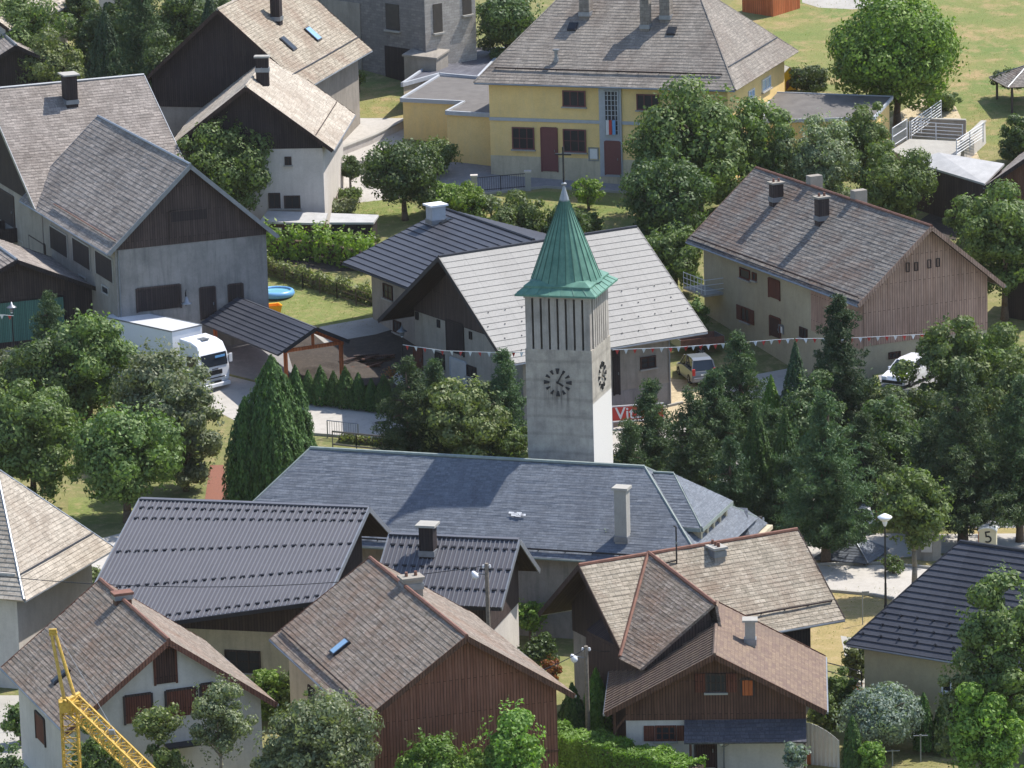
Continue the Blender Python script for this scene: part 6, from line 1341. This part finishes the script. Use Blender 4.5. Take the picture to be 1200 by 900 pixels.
railing('balustrade', 'dark sloping metal handrail with geraniums behind the chalet', 'railing', [(966, 800), (990, 806), (1010, 812)], 1.1, 'metal_dark', rails=3, bars=False)
def planter(name, label, px, py, lm, L=1.2):
    p = gp(px, py); root = thing(name, label, 'planter', p); MB().box((0, 0, .2), (L, .4, .4)).build('box', M['rust'], root); P = rg.normal(size=(300, 3))*np.array([L*.28, .14, .12])+np.array([0, 0, .5]); leaf_mesh('foliage', P, unit(300), rg.uniform(.04, .09, 300), LEAF[lm], root)
planter('flower_box', 'box of red geraniums beside the handrail behind the chalet', 990, 818, 'rust', 2.2)
planter('planter', 'dark potted plant beside the maroon door', 594, 201, 'dark', 1.0)
def pale_fence():
    p0, p1 = gp(943, 895), gp(984, 900); root = thing('fence', 'curved white corrugated fence panel right of the chalet', 'fence', p0, 0); root['category'] = 'fence'; q = MB(); N = 26; A_, B_ = [], []
    d = p1-p0
    for i in range(N+1):
        t = i/N; c = d*t+Vector((0, .03*sin(i*2.0), 0)); h_ = 2.1-.75*t**2; A_.append(c); B_.append(c+Zv*h_)
    for i in range(N): q.ring([[A_[i], A_[i+1], B_[i+1], B_[i]], [A_[i]+Vector((0, .04, 0)), A_[i+1]+Vector((0, .04, 0)), B_[i+1]+Vector((0, .04, 0)), B_[i]+Vector((0, .04, 0))]])
    q.build('panel', M['corrugated'], root); MB().box((d.x*.5, -.12, .25), (d.length*.9, .05, .6)).build('orange_board', M['wood_orange'], root)
pale_fence()
def clothes_post():
    for x, y, t, lb in ((1046, 898, 880, 'T-shaped clothes line post on the small lawn, lower right'), (1079, 893, 862, 'thin metal clothes pole beside the cypress')):
        p = gp(x, y); root = thing('clothes_pole', lb, 'pole', p); H_ = aty(x, t, p.y).z-p.z; q = MB(); q.tube((0, 0, -.1), (0, 0, H_), .035, n=6); q.tube((-.35, 0, H_), (.35, 0, H_), .03, n=6); q.build('pole', M['steel'], root); r = MB(); r.box((0, 0, H_+.02), (.1, .1, .08)); r.build('bracket', M['steel'], root)
clothes_post()
def woodpile():
    p = gp(436, 428); root = thing('timber_pile', 'pile of dark planks and frames in the shaded yard', 'timber pile', p, .5); rr = random.Random(8)
    for i in range(16):
        MB().box((rr.uniform(-1.3, 1.3), rr.uniform(-1.0, 1.6), .08+.09*(i//3)), (rr.uniform(1.4, 2.8), .22, .07), rr.uniform(-.4, .4)).build('plank', M['wood_mid' if i % 3 else 'wood_dark'], root)
    p = gp(396, 437); root = thing('earth_heap', 'heap of dark earth under and beside the carport', 'heap', p); N = 22; q = MB(); G = [[Vector(((i/N-.5)*6.5, (j/N-.5)*7, max(0, 1-((i/N-.5)**2+(j/N-.5)**2)*4.2)**1.3*.5*(1+.25*sin(i*1.1+j*.7))+rr.uniform(0, .05)-.02)) for i in range(N+1)] for j in range(N+1)]
    q.ring(G, close=False, cap=False); q.build('earth', M['soil'], root, smooth=True)
woodpile()
def cartwheel():
    p = gp(470, 470); root = thing('wagon_wheel', 'small white wagon wheel set up among orange flowers at the barn corner', 'wheel', p, .2); q = MB(); n = 20
    for i in range(n): a, b = 2*pi*i/n, 2*pi*(i+1)/n; q.tube((.42*cos(a), 0, 1.45+.42*sin(a)), (.42*cos(b), 0, 1.45+.42*sin(b)), .05, n=5)
    for i in range(6): a = pi*i/6; q.tube((.4*cos(a), 0, 1.45+.4*sin(a)), (-.4*cos(a), 0, 1.45-.4*sin(a)), .025, n=4)
    q.build('wheel_frame', M['white_paint'], root); P = rg.normal(size=(260, 3))*np.array([.3, .2, .2])+np.array([-.5, .1, 1.8]); leaf_mesh('foliage', P, unit(260), rg.uniform(.05, .1, 260), LEAF['rust'], root); MB().box((0, .1, .5), (.12, .12, 1.1)).build('stand', M['bark'], root)
cartwheel()
def manhole():
    p = gp(447, 496); root = thing('manhole_cover', 'round iron manhole cover in the pale street', 'manhole', p+Vector((0, 0, .02))); q = MB(); q.lathe([(.02, .0), (.42, .0), (.42, .03), (.02, .035)], n=18); q.build('cover', M['black'], root); r = MB(); r.lathe([(.46, -.02), (.58, -.02), (.58, .02), (.46, .02)], n=18); r.build('frame', M['concrete'], root)
manhole()
def bluecover():
    p = gp(281, 912); root = thing('paddling_pool', 'blue covered pool cut by the bottom edge of the photo', 'pool', p); q = MB(); q.lathe([(1.0, 0), (1.1, .5), (1.0, .62), (.5, .72), (.02, .74)], n=24); q.build('cover', M['blue'], root, smooth=True); r = MB(); r.lathe([(1.12, .44), (1.16, .5), (1.12, .56), (1.02, .5)], n=24); r.build('rim', M['white_paint'], root)
bluecover()
def porch_lamp():
    p = gp(849, 915); root = thing('garden_lamp', 'garden lamp post with three white glass heads in front of the chalet', 'lamp', p); H_ = aty(849, 872, p.y).z-p.z; q = MB(); q.tube((0, 0, 0), (0, 0, H_), .04)
    for a in (0, 2.1, 4.2): q.tube((0, 0, H_-.15), (.28*cos(a), .28*sin(a), H_), .02)
    q.build('post', M['zinc'], root)
    for a in (0, 2.1, 4.2): h = MB(); h.lathe([(.03, 0), (.1, .04), (.09, .2), (.02, .26)], (.28*cos(a), .28*sin(a), H_), 8); h.build('lamp_head', M['lamp_glass'], root, smooth=True)
porch_lamp()
# ------------------------------------------------------------------ folded yellow crane
def lattice(mb, a, b, w_, up, n, r=.055, rd=.032):
    a, b, up = Vector(a), Vector(b), Vector(up).normalized(); d = (b-a).normalized(); s = d.cross(up).normalized(); u = s.cross(d).normalized(); C4 = [(-1, -1), (1, -1), (1, 1), (-1, 1)]
    corner = lambda k, t: lerp(a, b, t)+s*(C4[k][0]*w_/2)+u*(C4[k][1]*w_/2)
    for k in range(4): mb.beam(corner(k, 0), corner(k, 1), r*1.5, r*1.5, up)
    for i in range(n):
        t0, t1 = i/n, (i+1)/n
        for k in range(4):
            k2 = (k+1) % 4; p, q = (k, k2) if i % 2 else (k2, k); mb.tube(corner(p, t0), corner(q, t1), rd, n=4); mb.tube(corner(k, t1), corner(k2, t1), rd, n=4)
def crane():
    Y0 = 208; top = aty(82, 826, Y0); base = Vector((top.x-.05, Y0, 0)); root = thing('crane', 'yellow folding tower crane with lattice mast and jib, bottom left', 'crane', base); T = top-base
    q = MB(); lattice(q, (0, 0, -1), (0, 0, T.z), .72, (0, 1, 0), 16); q.build('mast', M['yellow'], root)
    e = aty(176, 912, Y0-6)-base; s = T+Vector((.1, 0, .1)); j = MB(); lattice(j, s, s+(e-s)*1.25, .62, (0, 0, 1), 18); j.build('jib', M['yellow'], root)
    h = MB(); h.box(T, (.9, .9, .5)); h.tube(T+Vector((-.5, 0, .1)), T+Vector((.5, 0, .1)), .2, n=10); h.tube(T+Vector((-.2, -.4, .25)), T+Vector((.4, .4, .4)), .12); h.build('jib_hinge', M['yellow'], root)
    a = aty(62, 742, Y0+1)-base; f = MB()
    for dx in (-.22, .3): f.tube(T+Vector((dx, 0, .1)), a+Vector((dx*.35, 0, 0)), .085, .075, 8)
    f.tube(a+Vector((-.15, 0, 0)), a+Vector((.2, 0, 0)), .1); f.box(a+Vector((0, 0, .05)), (.34, .16, .3)); f.build('a_frame', M['yellow'], root)
    w_ = MB(); w_.tube(T+Vector((.4, 0, .3)), s+(e-s)*.5+Vector((0, 0, .4)), .015, n=4); w_.tube(a+Vector((.2, 0, 0)), s+(e-s)*.62+Vector((0, 0, .4)), .012, n=4); w_.build('hoist_cable', M['steel'], root)
    k = s+(e-s)*.52+Vector((0, 0, .45)); o = MB(); o.box(k, (.25, .2, .2)); o.build('trolley', M['zinc'], root)
crane()
# ------------------------------------------------------------------ thin summer haze over the valley
def haze():
    m = bpy.data.materials.new('haze_air'); m.use_nodes = True; t = m.node_tree
    for n in list(t.nodes):
        if n.type == 'BSDF_PRINCIPLED': t.nodes.remove(n)
    v = t.nodes.new('ShaderNodeVolumePrincipled'); v.inputs['Color'].default_value = (1.0, .96, .9, 1); v.inputs['Density'].default_value = .00004; v.inputs['Anisotropy'].default_value = .0
    t.links.new(v.outputs[0], t.nodes['Material Output'].inputs['Volume'])
    q = MB(); q.box((0, 220, 35), (420, 470, 78)); o = q.build('haze', m); o['kind'] = 'stuff'; o['label'] = 'thin pale summer haze over the village'; o['category'] = 'haze'
    me = o.data
    import bmesh as _b
    b = _b.new(); b.from_mesh(me); _b.ops.recalc_face_normals(b, faces=b.faces[:]); b.to_mesh(me); b.free()
haze()
